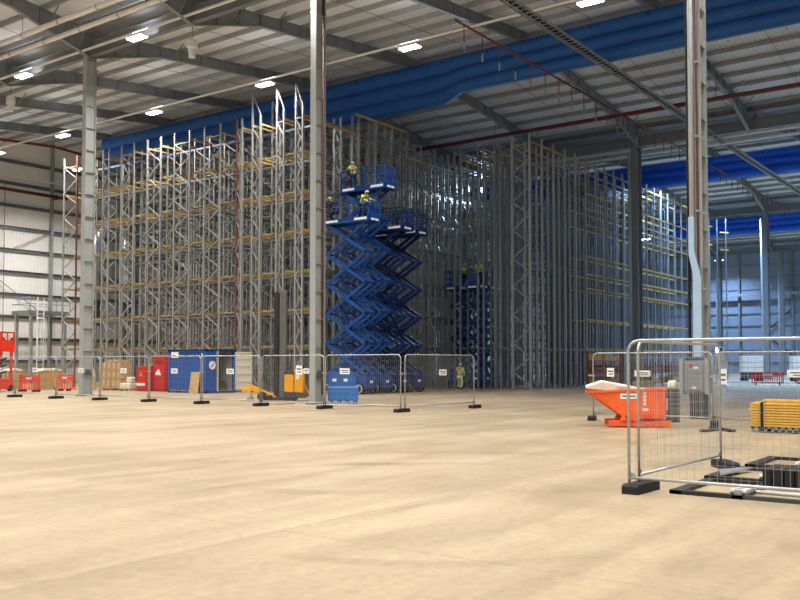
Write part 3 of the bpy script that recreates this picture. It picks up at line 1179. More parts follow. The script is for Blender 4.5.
def fence_panel(x0, y0, x1, y1, label, sign=None, grp='mesh fence panels', sign_big=False):
    d = Vector((x1 - x0, y1 - y0, 0))
    L = d.length
    rz = math.atan2(d.y, d.x)
    t = thing('mesh_fence', label, 'fence panel', (x0, y0, .02), rz, grp)
    g = .05
    fr = frame_mb(L - 2 * g).build('frame', GALV, t, (g, 0, 0), smooth=True)
    wires_mb(L - 2 * g).build('wire_mesh', GALV, t, (g, 0, 0))
    MB().cbox((L, 0, 1.35), (.2, .07, .05)).build('clamp', GALV, t)
    if sign:
        for sx, sz, w_, h_ in sign:
            s = MB().cbox((0, 0, 0), (w_, .006, h_)).build('sign', WHITE, t, (sx * L, .03, sz))
            MB().cbox((0, .004, h_ * .12), (w_ * .75, .004, h_ * .16)).cbox((-w_ * .05, .004, -h_ * .2), (w_ * .6, .004, h_ * .12)).build('sign_print', INK, s)
            MB().cbox((0, -.004, h_ * .12), (w_ * .75, .004, h_ * .16)).cbox((-w_ * .05, -.004, -h_ * .2), (w_ * .6, .004, h_ * .12)).build('sign_print', INK, s)
    return t


pts = [(26.0, 18.9), (26.2, 22.7), (26.3, 26.2), (26.2, 29.65), (26.15, 33.1), (26.0, 36.5), (25.85, 39.8), (25.75, 43.3), (25.7, 46.8)]
plb = ['mesh fence panel in front of the raised scissor lifts, white sign high',
       'mesh fence panel crossing in front of the middle column and yellow stacker',
       'mesh fence panel in front of the open white-doored container',
       'mesh fence panel in front of the blue container side',
       'mesh fence panel in front of the red cabinets',
       'mesh fence panel in front of the front left column and boxes',
       'mesh fence panel in front of the tan pallets at left',
       'mesh fence panel at the left edge in front of the orange lift']
sg = [[(.72, 1.42, .5, .22)], [(.38, 1.45, .34, .36), (.27, 1.42, .3, .2)], [(.5, 1.38, .42, .22)], [(.5, 1.38, .42, .22)], [(.5, 1.38, .42, .22)], [(.42, 1.38, .42, .22)], [(.5, 1.38, .42, .22)], [(.4, 1.38, .42, .22)]]
for k in range(8):
    fence_panel(*pts[k], *pts[k + 1], plb[k], sg[k])
fence_panel(30.0, 18.3, 26.1, 18.88, 'mesh fence panel turned back at the right end of the far row', [(.48, 1.38, .42, .22)])
foot(30.0, 18.3, R(8), 'black fence foot at the right end of the far row, by the dark racking')
flb = ['black fence foot at the corner right of the scissor lifts', 'black fence foot beside the middle column base', 'black fence foot in front of the yellow pallet truck',
       'black fence foot in front of the plywood board', 'black fence foot in front of the red cabinets', 'black fence foot just right of the front left column',
       'black fence foot left of the front left column', 'black fence foot in front of the orange lift at left', 'black fence foot at the leftmost end of the row']
for (x, y), lb in zip(pts, flb):
    foot(x, y, 0, lb)

# near enclosure at the right
fence_panel(11.88, 4.66, 15.32, 4.55, 'near mesh fence panel running back from the big corner', None, 'near fence panels')
fence_panel(11.58, 4.71, 11.68, 1.25, 'nearest mesh fence panel crossing the right foreground', None, 'near fence panels')
foot(11.9, 4.62, R(-3), 'black fence foot under the nearest fence corner', 'near fence feet')
foot(15.3, 4.49, R(36), 'black fence foot under the back end of the near panel', 'near fence feet')
foot(11.68, 1.25, R(0), 'black fence foot beyond the right edge of the near panel', 'near fence feet')
# farther enclosure at the right
fence_panel(25.5, 7.75, 25.8, 11.55, 'mesh fence panel behind the orange skip', [(.83, 1.45, .24, .26), (.56, 1.42, .5, .18)], 'fence panels by the orange skip')
fence_panel(25.4, 4.25, 25.5, 7.75, 'mesh fence panel behind the yellow beam bundle', [(.93, 1.35, .22, .42), (.36, 1.45, .6, .2)], 'fence panels by the orange skip')
fence_panel(25.3, .75, 25.4, 4.25, 'mesh fence panel farthest right behind the yellow beam bundle', None, 'fence panels by the orange skip')
foot(25.8, 11.55, R(20), 'black fence foot left of the orange skip', 'fence feet by the orange skip')
foot(25.5, 7.75, R(20), 'black fence foot between the orange skip and the yellow beams', 'fence feet by the orange skip')
foot(25.4, 4.25, R(20), 'black fence foot behind the yellow beam bundle', 'fence feet by the orange skip')
# ------------------------------------------------------------------ orange tipping skip
sk = thing('tipping_skip', 'orange forklift tipping skip with rubble, behind the near fence', 'skip', (23.97, 9.53, 0), R(-60))
sk.scale = (.95, .95, 1)
prof = [(-1.28, .98), (-1.30, .92), (-.25, .22), (.72, .22), (.86, .34), (.86, 1.06)]
SKW = .55
body = MB()
for s in (-1, 1):
    body.prism(prof, 1, s * SKW, s * (SKW - .03))
body.prism([(-1.30, .95), (-1.30, .92), (-.25, .22), (.72, .22), (.86, .34), (.86, 1.06), (.82, 1.06), (.82, .36), (.70, .26), (-.24, .26)], 1, -SKW, SKW)
body.build('hopper', ORANGE, sk)
MB().bar((-1.30, SKW, .96), (.86, SKW, 1.05), .07, .06).bar((-1.30, -SKW, .96), (.86, -SKW, 1.05), .07, .06).bar((.86, -SKW, 1.05), (.86, SKW, 1.05), .07, .06).build('rim', ORANGE, sk)
for s in (-1, 1):
    MB().box((-.75, s * .42 - .1, .03), (1.0, s * .42 + .1, .19)).build('fork_pocket', ORANGE, sk, bevel=.01)
    MB().prism([(-.45, .19), (.1, .19), (-.15, .4), (-.3, .45)], 1, s * SKW * .98, s * (SKW * .98 + .03)).build('rocker_plate', ORANGE, sk)
    MB().tube([(-.22, s * (SKW * .98 + .03), .3), (-.22, s * (SKW * .98 + .06), .3)], .05, 10).build('pivot_bolt', BLACK, sk)
MB().box((-.5, -.4, .04), (-.4, .4, .16)).box((.75, -.4, .04), (.85, .4, .16)).build('cross_member', ORANGE, sk)
MB().box((-.42, -SKW - .008, .78), (.05, -SKW, .92)).build('name_plate', WHITE, sk)
MB().box((-.36, -SKW - .012, .83), (.0, -SKW - .006, .87)).build('plate_print', INK, sk)
for z in (.6, .7, .8, .9):
    MB().box((.22, -SKW - .008, z), (.3, -SKW, z + .08)).build('marker_plate', OFFW, sk)
MB().box((.2, -SKW - .008, .45), (.36, -SKW, .53)).build('label_plate', OFFW, sk)
MB().cbox((.9, -.2, .62), (.1, .3, .34)).build('latch', OFFW, sk, bevel=.03)
MB().cbox((.32, -SKW - .03, .3), (.3, .04, .1)).build('latch_bar', ORED, sk)


def on_skip(name, label, cat, mb, m, loc, rot):
    o = tag(mb.build(name, m), label, cat)
    o.matrix_world = Matrix.Translation((23.94, 9.57, 0)) @ Matrix.Rotation(R(-60), 4, 'Z') @ Matrix.Translation(loc) @ Matrix.Rotation(rot[0], 4, 'X') @ Matrix.Rotation(rot[1], 4, 'Y') @ Matrix.Rotation(rot[2], 4, 'Z')
    return o


on_skip('scrap_board', 'cream board sticking out over the left lip of the orange skip', 'board', MB().prism([(-.86, -.01), (-.84, .03), (-.42, .17), (.3, .04), (.95, -.10), (.95, -.13), (-.3, -.06)], 1, -.38, .34), OFFW, (-.36, 0, 1.08), (R(3), 0, R(-4)))
on_skip('scrap_board', 'white sheet lying flat in the middle of the orange skip', 'board', MB().prism([(-.6, -.3), (.7, -.35), (.65, .3), (-.5, .33)], 2, -.02, .02), WHITE, (.1, -.05, 1.05), (R(-4), R(7), R(12)))
heap = MB()
on_skip('cardboard_scrap', 'heap of cream waste filling the orange skip', 'waste', MB().prism([(-.95, .85), (-.2, .4), (.7, .4), (.75, .95), (.1, 1.06), (-.5, 1.03)], 1, -.48, .48), OFFW, (0, 0, -.06), (0, 0, 0))

# grey crate with bag behind the skip
t = thing('mesh_crate', 'dark grey crate standing right of the orange skip', 'crate', (26.4, 9.25, 0), R(36))
MB().box((-.15, -.17, .08), (.15, .17, .98)).build('body', DGREY, t, bevel=.015)
mb = MB()
for k in range(6):
    mb.box((-.16, -.18, .15 + k * .13), (.16, .18, .17 + k * .13))
mb.build('ribs', MGREY, t)
for x in (-.15, .07):
    MB().box((x, -.17, 0), (x + .08, .17, .08)).build('skid', BLACKST, t)
sg_ = tag(MB().prism([(-.13, 0), (.13, 0), (.15, .12), (.06, .26), (-.08, .24), (-.15, .1)], 1, -.12, .12).build('white_bag', OFFW, bevel=.04), 'white bag lying on top of the dark grey crate', 'bag')
sg_.location = (26.4, 9.25, .98)

# ------------------------------------------------------------------ bundle of yellow beams
BX, BY = 23.75, 6.35
t = thing('timber_skid', 'grey slatted skid under the bundle of yellow beams', 'pallet', (BX, BY, 0))
for y in (-.3, -1.2, -2.1):
    MB().box((0, y - .06, 0), (1.0, y + .06, .14)).build('bearer', DGREY, t)
mb = MB()
for k in range(16):
    mb.box((.02, -.1 - k * .16, .02), (.05, -.04 - k * .16, .14))
mb.box((.02, -2.6, .1), (.98, -.02, .14)).build('deck', MGREY, t)
BH = .068
beam_m = meshof(MB().box((0, -2.65, .012), (.125, 0, BH - .014)).box((.045, -2.63, 0), (.08, -.02, BH - .002)), 'yellow_beam', YEL)
ordn = ['bottom', 'second', 'third', 'fourth', 'fifth', 'sixth', 'seventh', 'eighth', 'ninth', 'tenth']
for lv in range(9):
    for c in range(7):
        o = tag(link('yellow_beam', beam_m), 'yellow steel beam in the strapped bundle, %s layer from the skid' % ordn[lv], 'beam', 'yellow beams in the strapped bundle')
        o.location = (BX + .03 + c * .135, BY + random.uniform(-.03, .03), .14 + lv * BH)
for c in range(4):
    for lv in (9,):
        o = tag(link('yellow_beam', beam_m), 'yellow steel beam in the loose layer on top of the strapped bundle', 'beam', 'yellow beams in the strapped bundle')
        o.location = (BX + .42 + c * .135, BY - .2 + random.uniform(-.03, .03), .14 + lv * BH)
for y, lb in ((-.3, 'black strap round the left end of the yellow beam bundle'), (-1.65, 'black strap round the yellow beam bundle at the right edge')):
    tag(MB().box((BX - .005, BY + y - .03, .14), (BX + .02, BY + y + .03, .15 + 9 * BH)).box((BX, BY + y - .03, .14 + 9 * BH), (BX + .40, BY + y + .03, .15 + 9 * BH)).build('strap', BLACK), lb, 'strap')
t = thing('bucket', 'white tub standing on top of the yellow beam bundle', 'tub', (BX + .65, BY - 1.25, .14 + 10 * BH))
MB().tube([(0, 0, 0), (0, 0, .26)], [.13, .16], 16).build('body', WHITE, t)
MB().tube([(0, 0, .25), (0, 0, .28)], .17, 16).build('lid', OFFW, t)
MB().cbox((-.155, 0, .16), (.01, .12, .05)).build('label_patch', REDPL, t)


# ------------------------------------------------------------------ black steel frames on the floor, near right
def flat_frame(x, y, lx, ly, rz, label, z=0.0):
    t = thing('floor_grillage', label, 'steel frame', (x, y, z), rz, 'flat black frames on the floor')
    MB().box((0, 0, 0), (lx, .2, .05)).box((0, ly - .07, 0), (lx, ly, .05)).build('side_rail', BLACKST, t)
    MB().box((0, .2, 0), (.08, ly - .07, .05)).box((lx - .08, .2, 0), (lx, ly - .07, .05)).build('end_rail', BLACKST, t)
    mb = MB()
    for k in range(3):
        mb.cbox((.25 + k * .12, ly - .12, .085), (.09, .1, .06)).tube([(.25 + k * .12, ly - .2, .08), (.25 + k * .12, ly - .04, .08)], .03, 8)
    mb.build('coupler', GALV, t)
    return t


flat_frame(12.0, 4.30, 1.55, .95, R(-90 + 88), 'black flat steel frame nearest, below the near fence panel') if False else None
FR = [(11.95, 4.25, 'black flat steel frame nearest, lying under the near panel'), (13.75, 4.35, 'black flat steel frame second from the front, by the near fence'), (15.75, 4.30, 'black flat steel frame farthest back, near the yellow beams')]
for k, (x, y, lb) in enumerate(FR):
    t = thing('floor_grillage', lb, 'steel frame', (x, y, 0), 0, 'flat black frames on the floor')
    for ya_, yb_ in ((-.16, 0), (-.95, -.82)):
        MB().box((0, ya_, 0), (1.6, yb_, .05)).build('side_rail', BLACKST, t)
    for xx in (0, 1.48):
        MB().box((xx, -.95, 0), (xx + .12, 0, .052)).build('end_rail', BLACKST, t)
    for xx in (.02, 1.45):
        MB().box((xx, -3.0, .0), (xx + .1, -.95, .05)).build('long_rail', DGREY, t)
    mb = MB()
    for q in range(4):
        mb.tube([(.1 + q * .14, -.98, .085), (.1 + q * .14, -.78, .085)], .035, 8).cbox((.1 + q * .14, -.88, .08), (.09, .09, .07))
    mb.build('coupler', GALV, t)
tag(MB().prism([(0, 0), (1.2, -.15), (1.1, -.05), (.6, .2)], 2, .05, .08).build('steel_offcut', LIDSIL), 'bright steel offcut lying across the second black frame', 'steel offcut').location = (13.9, 4.15, 0)
# a row of fence feet standing on edge
for k in range(11):
    o = foot(0, 0, 0, 'black fence foot standing on edge in the ribbed row by the near panel', 'fence feet standing in a row')
    o.rotation_euler = (R(90), 0, 0)
    o.location = (13.5, 3.35 - k * .145 + .0, .165)
tag(MB().tube([(12.6, 3.6, .03), (12.55, .8, .03)], .024, 8).build('scaffold_tube', GALV), 'galvanised tube lying on the floor below the near panel', 'tube')
# small dark scraps by the fence beyond
tag(MB().bar((24.5, 7.55, .03), (23.4, 6.7, .03), .12, .05).bar((23.9, 7.1, .04), (22.9, 7.3, .04), .1, .06).bar((23.3, 6.6, .05), (24.0, 7.3, .06), .08, .05).build('steel_scrap', BLACKST), 'dark steel scraps on the floor left of the yellow beams', 'scrap')

# ------------------------------------------------------------------ items along the left
ct = thing('storage_container', 'blue steel storage container with an open doorway, left of the yellow stacker', 'container', (35.2, 39.5, 0), 0)
CL, CW, CH = 3.3, 2.3, 2.55


def corr(n, a, b, y0, depth, axis):
    pts_ = []
    for k in range(n):
        t0 = a + (b - a) * k / n
        s = (b - a) / n
        pts_ += [(t0, y0), (t0 + s * .35, y0), (t0 + s * .5, y0 + depth), (t0 + s * .85, y0 + depth)]
    pts_.append((b, y0))
    return pts_


def corr_wall(n, a, b, c0, depth, z0, z1, along):
    p = corr(n, a, b, c0, depth, 0)
    mb = MB()
    vs, fs = [], []
    for (u, v) in p:
        for dz in (z0, z1):
            vs.append((u, v, dz) if along == 0 else (v, u, dz))
    for (u, v) in p:
        for dz in (z0, z1):
            vs.append((u, v + .02, dz) if along == 0 else (v + .02, u, dz))
    m_ = len(p)
    for i in range(m_ - 1):
        fs.append((2 * i, 2 * i + 2, 2 * i + 3, 2 * i + 1))
        fs.append((2 * m_ + 2 * i, 2 * m_ + 2 * i + 1, 2 * m_ + 2 * i + 3, 2 * m_ + 2 * i + 2))
    return mb.add(vs, fs)


GREYIN = mat('pale container interior', '#b9b6ae', .6, 0, .06, 2)
corr_wall(14, 0, CL, .04, .035, .12, CH - .12, 1).build('side_wall', CONTBLUE, ct)
corr_wall(14, 0, CL, CW - .06, .035, .12, CH - .12, 1).build('side_wall', GREYIN, ct)
corr_wall(10, 0, CW, CL - .06, .035, .12, CH - .12, 0).build('back_wall', GREYIN, ct)
MB().box((0, 0, CH - .08), (CW, CL, CH - .03)).build('roof', CONTBLUE, ct)
MB().box((0, 0, .1), (CW, CL, .16)).build('deck', WOOD, ct)
fr = MB()
for x in (0, CW - .14):
    for y in (0, CL - .14):
        fr.box((x, y, 0), (x + .14, y + .14, CH))
for z0, z1 in ((0, .14), (CH - .14, CH)):
    fr.box((0, 0, z0), (.09, CL, z1)).box((CW - .09, 0, z0), (CW, CL, z1)).box((0, 0, z0), (CW, .09, z1)).box((0, CL - .09, z0), (CW, CL, z1))
fr.build('frame', CONTBLUE, ct, bevel=.01)
dl = MB().box((.14, -.02, .14), (.86, .04, CH - .14)).build('door', CONTBLUE, ct)
MB().tube([(.78, -.05, .15), (.78, -.05, CH - .15)], .02, 8).build('lock_bar', GALV, dl)
s_ = MB().tube([(+.46, -.03, 1.62), (.46, -.045, 1.62)], .25, 20).build('warning_disc', WHITE, dl)
MB().bar((.36, -.048, 1.52), (.56, -.048, 1.72), .01, .06, (1, 0, -1)).build('disc_mark', CONTBLUE, s_)
MB().cbox((.89, -.01, CH / 2), (.06, .08, CH - .2)).build('door_edge', OFFW, ct)
# right leaf swung open
dr = MB().box((0, -.03, .14), (1.12, .03, CH - .14)).build('door', OFFW, ct)
dr.location = (CW - .02, -.02, 0)
dr.rotation_euler = (0, 0, R(-14))
mb = MB()
for z in (.2, .65, 1.1, 1.55, 2.0, CH - .2):
    mb.box((.04, -.06, z - .025), (1.1, -.03, z + .025))
mb.box((.03, -.06, .15), (.08, -.03, CH - .15)).box((1.06, -.06, .15), (1.11, -.03, CH - .15)).build('door_rib', mat('cream ribs', '#cfcab9', .6, 0, .03, 3), dr)
for (y, z, w_, h_) in ((CL * .82, CH - .33, .62, .34), (CL * .1, CH - .35, .1, .2)):
    s = MB().box((-.004, y - w_ / 2, z - h_ / 2), (.03, y + w_ / 2, z + h_ / 2)).build('name_plate', WHITE, ct)
    if w_ > .3:
        MB().box((-.007, y - w_ * .1, z - .05), (-.003, y + w_ * .3, z)).box((-.007, y - w_ * .35, z - .1), (-.003, y + w_ * .2, z - .07)).build('plate_print', INK, s)
for y in (.9, 2.2):
    MB().box((-.003, y, .0), (.03, y + .35, .11)).build('fork_slot', BLACK, ct)
# clutter in the container
t = tag(MB().prism([(0, 0), (.7, 0), (.75, .25), (.5, .5), (.3, .38), (.1, .45)], 1, 0, .5).build('tool_bag', DGREY), 'dark bag of tools inside the open container', 'bag')
t.location = (36.35, 39.75, .16)
tag(MB().prism([(0, 0), (.14, 0), (.14, .03), (0, .03)], 2, 0, 1.25).build('strip', WOOD), 'pale strip leaning', 'board') if False else None
pb = tag(MB().box((0, -.55, 0), (.03, .2, 1.25)).build('plywood_board', WOOD), 'pale plywood board leaning on the blue container side', 'board')
pb.location = (34.95, 40.45, 0)
pb.rotation_euler = (0, R(8), 0)

# red cabinets
for (x, y, w_, h_, lb) in ((36.1, 44.75, 1.05, 2.25, 'tall red steel cabinet with white emblem, left of the blue container'), (35.75, 46.0, .95, 1.55, 'shorter red steel cabinet left of the tall red one')):
    t = thing('red_cabinet', lb, 'cabinet', (x, y, 0), 0, 'red cabinets')
    MB().box((0, -w_ / 2, .06), (.8, w_ / 2, h_)).build('body', RED, t, bevel=.02)
    MB().box((-.025, -w_ / 2 + .04, .2), (0, w_ / 2 - .04, h_ - .06)).build('door', RED, t, bevel=.01)
    MB().box((0, -w_ / 2, 0), (.8, w_ / 2, .06)).build('skid', DGREY, t)
    if h_ > 2:
        MB().prism([(-.25, 1.0), (.3, 1.0), (.3, 1.15), (.12, 1.28), (.0, 1.4), (-.12, 1.22)], 0, -.035, -.026).build('emblem', WHITE, t)
        MB().box((-.035, -.35, 1.75), (-.026, .35, 1.9)).build('lettering_strip', mat('dark red print', '#7d0c12', .5, 0, 0), t)
    else:
        MB().prism([(-.12, .95), (.12, .95), (0, 1.2)], 0, -.035, -.026).build('warning_triangle', TRUCKY, t)
        MB().box((-.035, -.4, .35), (-.026, .4, .5)).build('stripe', WHITE, t)

# boxed goods on pallets
PAL = MB()
for y in (-.5, -.05, .4):
    PAL.box((-.4, y, 0), (.4, y + .1, .09))
for k in range(6):
    PAL.box((-.4 + k * .14, -.5, .09), (-.4 + k * .14 + .1, .5, .12))
pal_me = meshof(PAL, 'pallet', WOOD)


def pallet(x, y, rz, label):
    o = tag(link('pallet', pal_me), label, 'pallet', 'timber pallets')
    o.location = (x, y, 0)
    o.rotation_euler = (0, 0, rz)


def carton(x, y, z, dx, dy, dz, m, label, grp, rz=0):
    t = MB().box((-dx / 2, -dy / 2, 0), (dx / 2, dy / 2, dz)).build('carton', m, None, bevel=.012)
    tag(t, label, 'carton', grp)
    t.location = (x, y, z)
    t.rotation_euler = (0, 0, rz)
    MB().box((-dx / 2 - .004, -.03, dz * .35), (dx / 2 + .004, .03, dz + .004)).build('tape', OFFW, t)
    return t


px_, py_ = 36.2, 49.6
pallet(px_, py_, 0, 'timber pallet under the tall stack of brown cartons')
pallet(px_ + .1, py_ - 1.05, 0, 'timber pallet under the right half of the brown cartons')
pos = ['left', 'middle', 'right', 'far right']
lev = ['bottom', 'middle', 'top']
for q in range(4):
    for z in range(3):
        carton(px_ + .02 * z, py_ + .3 - q * .5, .12 + z * .56, .78, .47, .54, CARD, 'brown carton in the tall stack, %s column, %s tier' % (pos[q], lev[z]), 'cartons in the tall stack', R(random.uniform(-3, 3)))
for q in range(2):
    o = carton(px_ + .02, py_ - .3 - q * .62, 1.8, .75, .6, .16, CARD, 'flat brown carton lying on the stack, %s of two' % ('left' if q == 0 else 'right'), 'flat cartons on the stack', R(random.uniform(-8, 8)))
sb = tag(MB().prism([(-.4, 0), (.4, 0), (.42, .6), (.3, 1.2), (.1, 1.42), (-.15, 1.38), (-.36, .9)], 0, -.3, .3).build('wrapped_load', mat('kraft wrap', '#c0a583', .75, 0, .12, 5), bevel=.06), 'wrapped tan load standing left of the brown cartons', 'wrapped load')
sb.location = (35.4, 50.9, 0)
pallet(35.9, 46.95 + .4, 0, 'timber pallet carrying white wrapped sacks')
sn_ = ['front left', 'front right', 'back left', 'back right', 'top']
for q, (dx, dy, dz) in enumerate(((-.2, .28, .12), (-.2, -.25, .12), (.2, .26, .12), (.2, -.24, .12), (-.05, -.2, .5))):
    s = MB().box((-.19, -.24, 0), (.19, .24, .37)).build('white_sack', OFFW, None, bevel=.07)
    tag(s, 'white sack on the pallet left of the red cabinets, %s' % sn_[q], 'sack', 'white sacks on the pallet')
    s.location = (35.9 + dx, 47.35 + dy, dz)
# tan loads farther left
for q, (x, y, n) in enumerate(((34.2, 54.2, 2), (33.4, 56.4, 2), (36.2, 56.2, 2))):
    nm = ['left', 'right', 'rear'][q]
    pallet(x, y, R(90) * 0, 'timber pallet in the tan loads at left, %s one' % nm)
    for z in range(n):
        carton(x, y, .12 + z * .55, .78, .95, .53, CARD, 'tan carton on the %s pallet at left, %s tier' % (nm, lev[z]), 'tan cartons at left')
    cv = tag(MB().prism([(-.45, 0), (.45, 0), (.4, .08), (.1, .16), (-.3, .12)], 1, -.52, .52).build('plastic_sheet', OFFW), 'white plastic sheet over the %s tan load at left' % nm, 'sheet', 'white sheets over tan loads')
    cv.location = (x, y, .12 + n * .55)


def barrier(x, y, rz, label, m=ORED, L=1.9):
    t = thing('plastic_barrier', label, 'barrier', (x, y, 0), rz, 'plastic pedestrian barriers')
    mb = MB().box((0, -.03, .92), (L, .03, 1.02)).box((0, -.03, .12), (L, .03, .2)).box((0, -.03, .12), (.09, .03, 1.02)).box((L - .09, -.03, .12), (L, .03, 1.02)).box((0, -.03, .66), (L, .03, .72))
    k = .18
    while k < L - .12:
        mb.box((k, -.02, .2), (k + .06, .02, .68))
        k += .17
    mb.build('panel', m, t, bevel=.008)
    MB().box((.1, -.035, .74), (L - .1, .035, .9)).build('board', m, t)
    MB().box((L * .35, -.04, .76), (L * .65, .04, .88)).build('reflector', OFFW, t)
    for x_ in (.25, L - .35):
        MB().box((x_, -.28, 0), (x_ + .1, .28, .12)).build('foot', BLACK, t, bevel=.01)
    return t


barrier(28.6, 49.9, R(100), 'orange red plastic barrier at the left edge')
barrier(31.2, 49.8, R(95), 'orange red plastic barrier beside the orange lift')
barrier(33.0, 50.8, R(-60), 'red plastic barrier right of the tan loads, left of the column', L=1.1)
barrier(75.2, 19.9, R(-70), 'red plastic barrier across the far right floor', REDPL, 2.4)
barrier(79.5, 17.6, R(-70), 'red plastic barrier at the right edge of the far floor', REDPL, 2.4)

# orange compact lift at the left edge
t = thing('personnel_lift', 'orange platform lift at the left edge in front of the end wall', 'platform lift', (30.2, 52.8, 0), R(20))
MB().box((-.9, -.5, .15), (.9, .5, .8)).build('chassis', ORED, t, bevel=.03)
for x in (-.65, .65):
    for y in (-.45, .45):
        MB().tube([(x, y - .08, .2), (x, y + .08, .2)], .2, 16).build('wheel', BLACK, t)
for x in (-.75, .75):
    for y in (-.42, .42):
        MB().box((x - .07, y - .05, .8), (x + .07, y + .05, 2.5)).build('mast_leg', ORED, t)
mb = MB()
for k in range(3):
    mb.bar((-.6, -.2, .9 + k * .4), (.6, -.2, 1.25 + k * .4), .07, .1).bar((.6, .2, .9 + k * .4), (-.6, .2, 1.25 + k * .4), .07, .1)
mb.build('scissor_pack', BLACKST, t)
MB().box((-.95, -.5, 2.45), (.95, .5, 2.62)).build('platform', ORED, t, bevel=.01)
for y in (-.48, .48):
    mb = MB().box((-.95, y - .025, 3.6), (.95, y + .025, 3.68)).box((-.95, y - .025, 3.1), (.95, y + .025, 3.16))
    for x in (-.92, -.3, .3, .92):
        mb.box((x - .03, y - .025, 2.6), (x + .03, y + .025, 3.65))
    mb.build('guard_rail', ORED, t)
for x in (-.92, .92):
    MB().box((x - .02, -.48, 2.62), (x + .02, .48, 3.05)).box((x - .02, -.48, 3.6), (x + .02, .48, 3.68)).box((x - .02, -.48, 3.05), (x + .02, -.4, 3.6)).box((x - .02, .4, 3.05), (x + .02, .48, 3.6)).build('end_panel', ORED, t)
    MB().box((x - .03, -.2, 3.2), (x + .03, .2, 3.5)).build('notice_plate', OFFW, t)

# steel access platform and ladder by the end wall
t = thing('access_platform', 'grey steel access platform with caged ladder by the end wall', 'platform', (43.0, 70.0, 0), 0)
for x in (0, 3.2):
    for y in (0, 2.2):
        MB().box((x - .12, y - .12, 0), (x + .12, y + .12, 6.0)).build('leg', GALV, t)
MB().box((-.3, -.3, 5.9), (3.5, 2.5, 6.2)).build('deck', GALVD, t)
mb = MB()
for (a, b) in (((-.3, -.3), (3.5, -.3)), ((-.3, 2.5), (3.5, 2.5)), ((-.3, -.3), (-.3, 2.5))):
    for z in (6.75, 7.3):
        mb.bar((*a, z), (*b, z), .06, .06)
for x in (-.3, 1, 2.2, 3.5):
    mb.bar((x, -.3, 6.2), (x, -.3, 7.3), .06, .06)
mb.build('handrail', GALV, t)
mb = MB()
for s in (.2, .8):
    mb.bar((s, -.6, 0), (s, -.6, 7.3), .07, .07)
k = .3
while k < 7.2:
    mb.bar((.2, -.6, k), (.8, -.6, k), .04, .04)
    k += .33
mb.build('ladder', WHITE, t)
mb = MB()
for z in (2.3, 3.1, 3.9, 4.7, 5.5):
    ring = [(.5 + .42 * math.cos(a), -.6 - .55 * math.sin(a), z) for a in [math.pi * q / 8 for q in range(9)]]
    mb.tube(ring, .025, 5)
for a in (.4, 1.1, 1.6, 2.1, 2.7):
    x, y = .5 + .42 * math.cos(a), -.6 - .55 * math.sin(a)
    mb.bar((x, y, 2.3), (x, y, 5.5), .03, .03)
mb.build('ladder_cage', WHITE, t)

# round ventilation ducts on the end wall
t = thing('air_duct', 'bright round air duct with an offset bend behind the left racking', 'duct', (50.2, 71.5, 0))
MB().tube([(0, 0, 7.5), (0, 0, 12.6), (.4, 0, 13.6), (2.0, 0, 15.8), (2.3, 0, 16.8), (2.3, 0, 19.5)], .62, 20).build('duct_run', LIDSIL, t, smooth=True)
mb = MB()
for z in (8.5, 10.2, 12):
    mb.tube([(0, 0, z), (0, 0, z + .08)], .66, 20)
mb.build('joint_band', GALV, t)
MB().box((-.5, -.5, 5.2), (.5, .5, 6.6)).box((-.45, -.45, 0), (-.35, -.35, 5.2)).box((.35, -.45, 0), (.45, -.35, 5.2)).box((-.45, .35, 0), (-.35, .45, 5.2)).box((.35, .35, 0), (.45, .45, 5.2)).tube([(0, 0, 6.6), (0, 0, 7.5)], [.45, .6], 16).build('fan_box', DGREY, t)
t = thing('air_duct', 'bright straight round air duct behind the front left column', 'duct', (53.6, 71.5, 0))
MB().tube([(0, 0, 7.5), (0, 0, 16.5)], .62, 20).build('duct_run', LIDSIL, t, smooth=True)
MB().box((-.5, -.5, 6.2), (.5, .5, 7.5)).box((-.45, -.45, 0), (-.35, -.35, 6.2)).box((.35, -.45, 0), (.45, -.35, 6.2)).box((-.45, .35, 0), (-.35, .45, 6.2)).box((.35, .35, 0), (.45, .45, 6.2)).build('fan_box', DGREY, t)
for q in (0, 1):
    pass

# yellow pallet trucks


def pallet_truck(x, y, rz, label, tilt):
    t = thing('pallet_truck', label, 'pallet truck', (x, y, 0), rz, 'yellow pallet trucks')
    for s in (-.2, .2):
        MB().box((-.1, s - .08, .07), (1.05, s + .08, .14)).build('fork', TRUCKY, t, bevel=.01)
        MB().tube([(.95, s - .05, .05), (.95, s + .05, .05)], .05, 12).build('roller', BLACK, t)
    MB().prism([(-.3, .1), (-.08, .1), (-.08, .5), (-.2, .62), (-.3, .5)], 1, -.25, .25).build('pump_body', TRUCKY, t, bevel=.02)
    for s in (-.08, .08):
        MB().tube([(-.28, s - .04, .1), (-.28, s + .04, .1)], .1, 14).build('steer_wheel', BLACK, t)
    MB().tube([(-.25, 0, .4), (-.25 - math.cos(tilt) * 1.0, 0, .4 + math.sin(tilt) * 1.0)], .03, 8).build('handle', TRUCKY, t)
    e = Vector((-.25 - math.cos(tilt) * 1.0, 0, .4 + math.sin(tilt) * 1.0))
    MB().tube([e + Vector((0, -.16, 0)), e + Vector((0, .16, 0))], .03, 8).build('grip', BLACK, t)
    return t


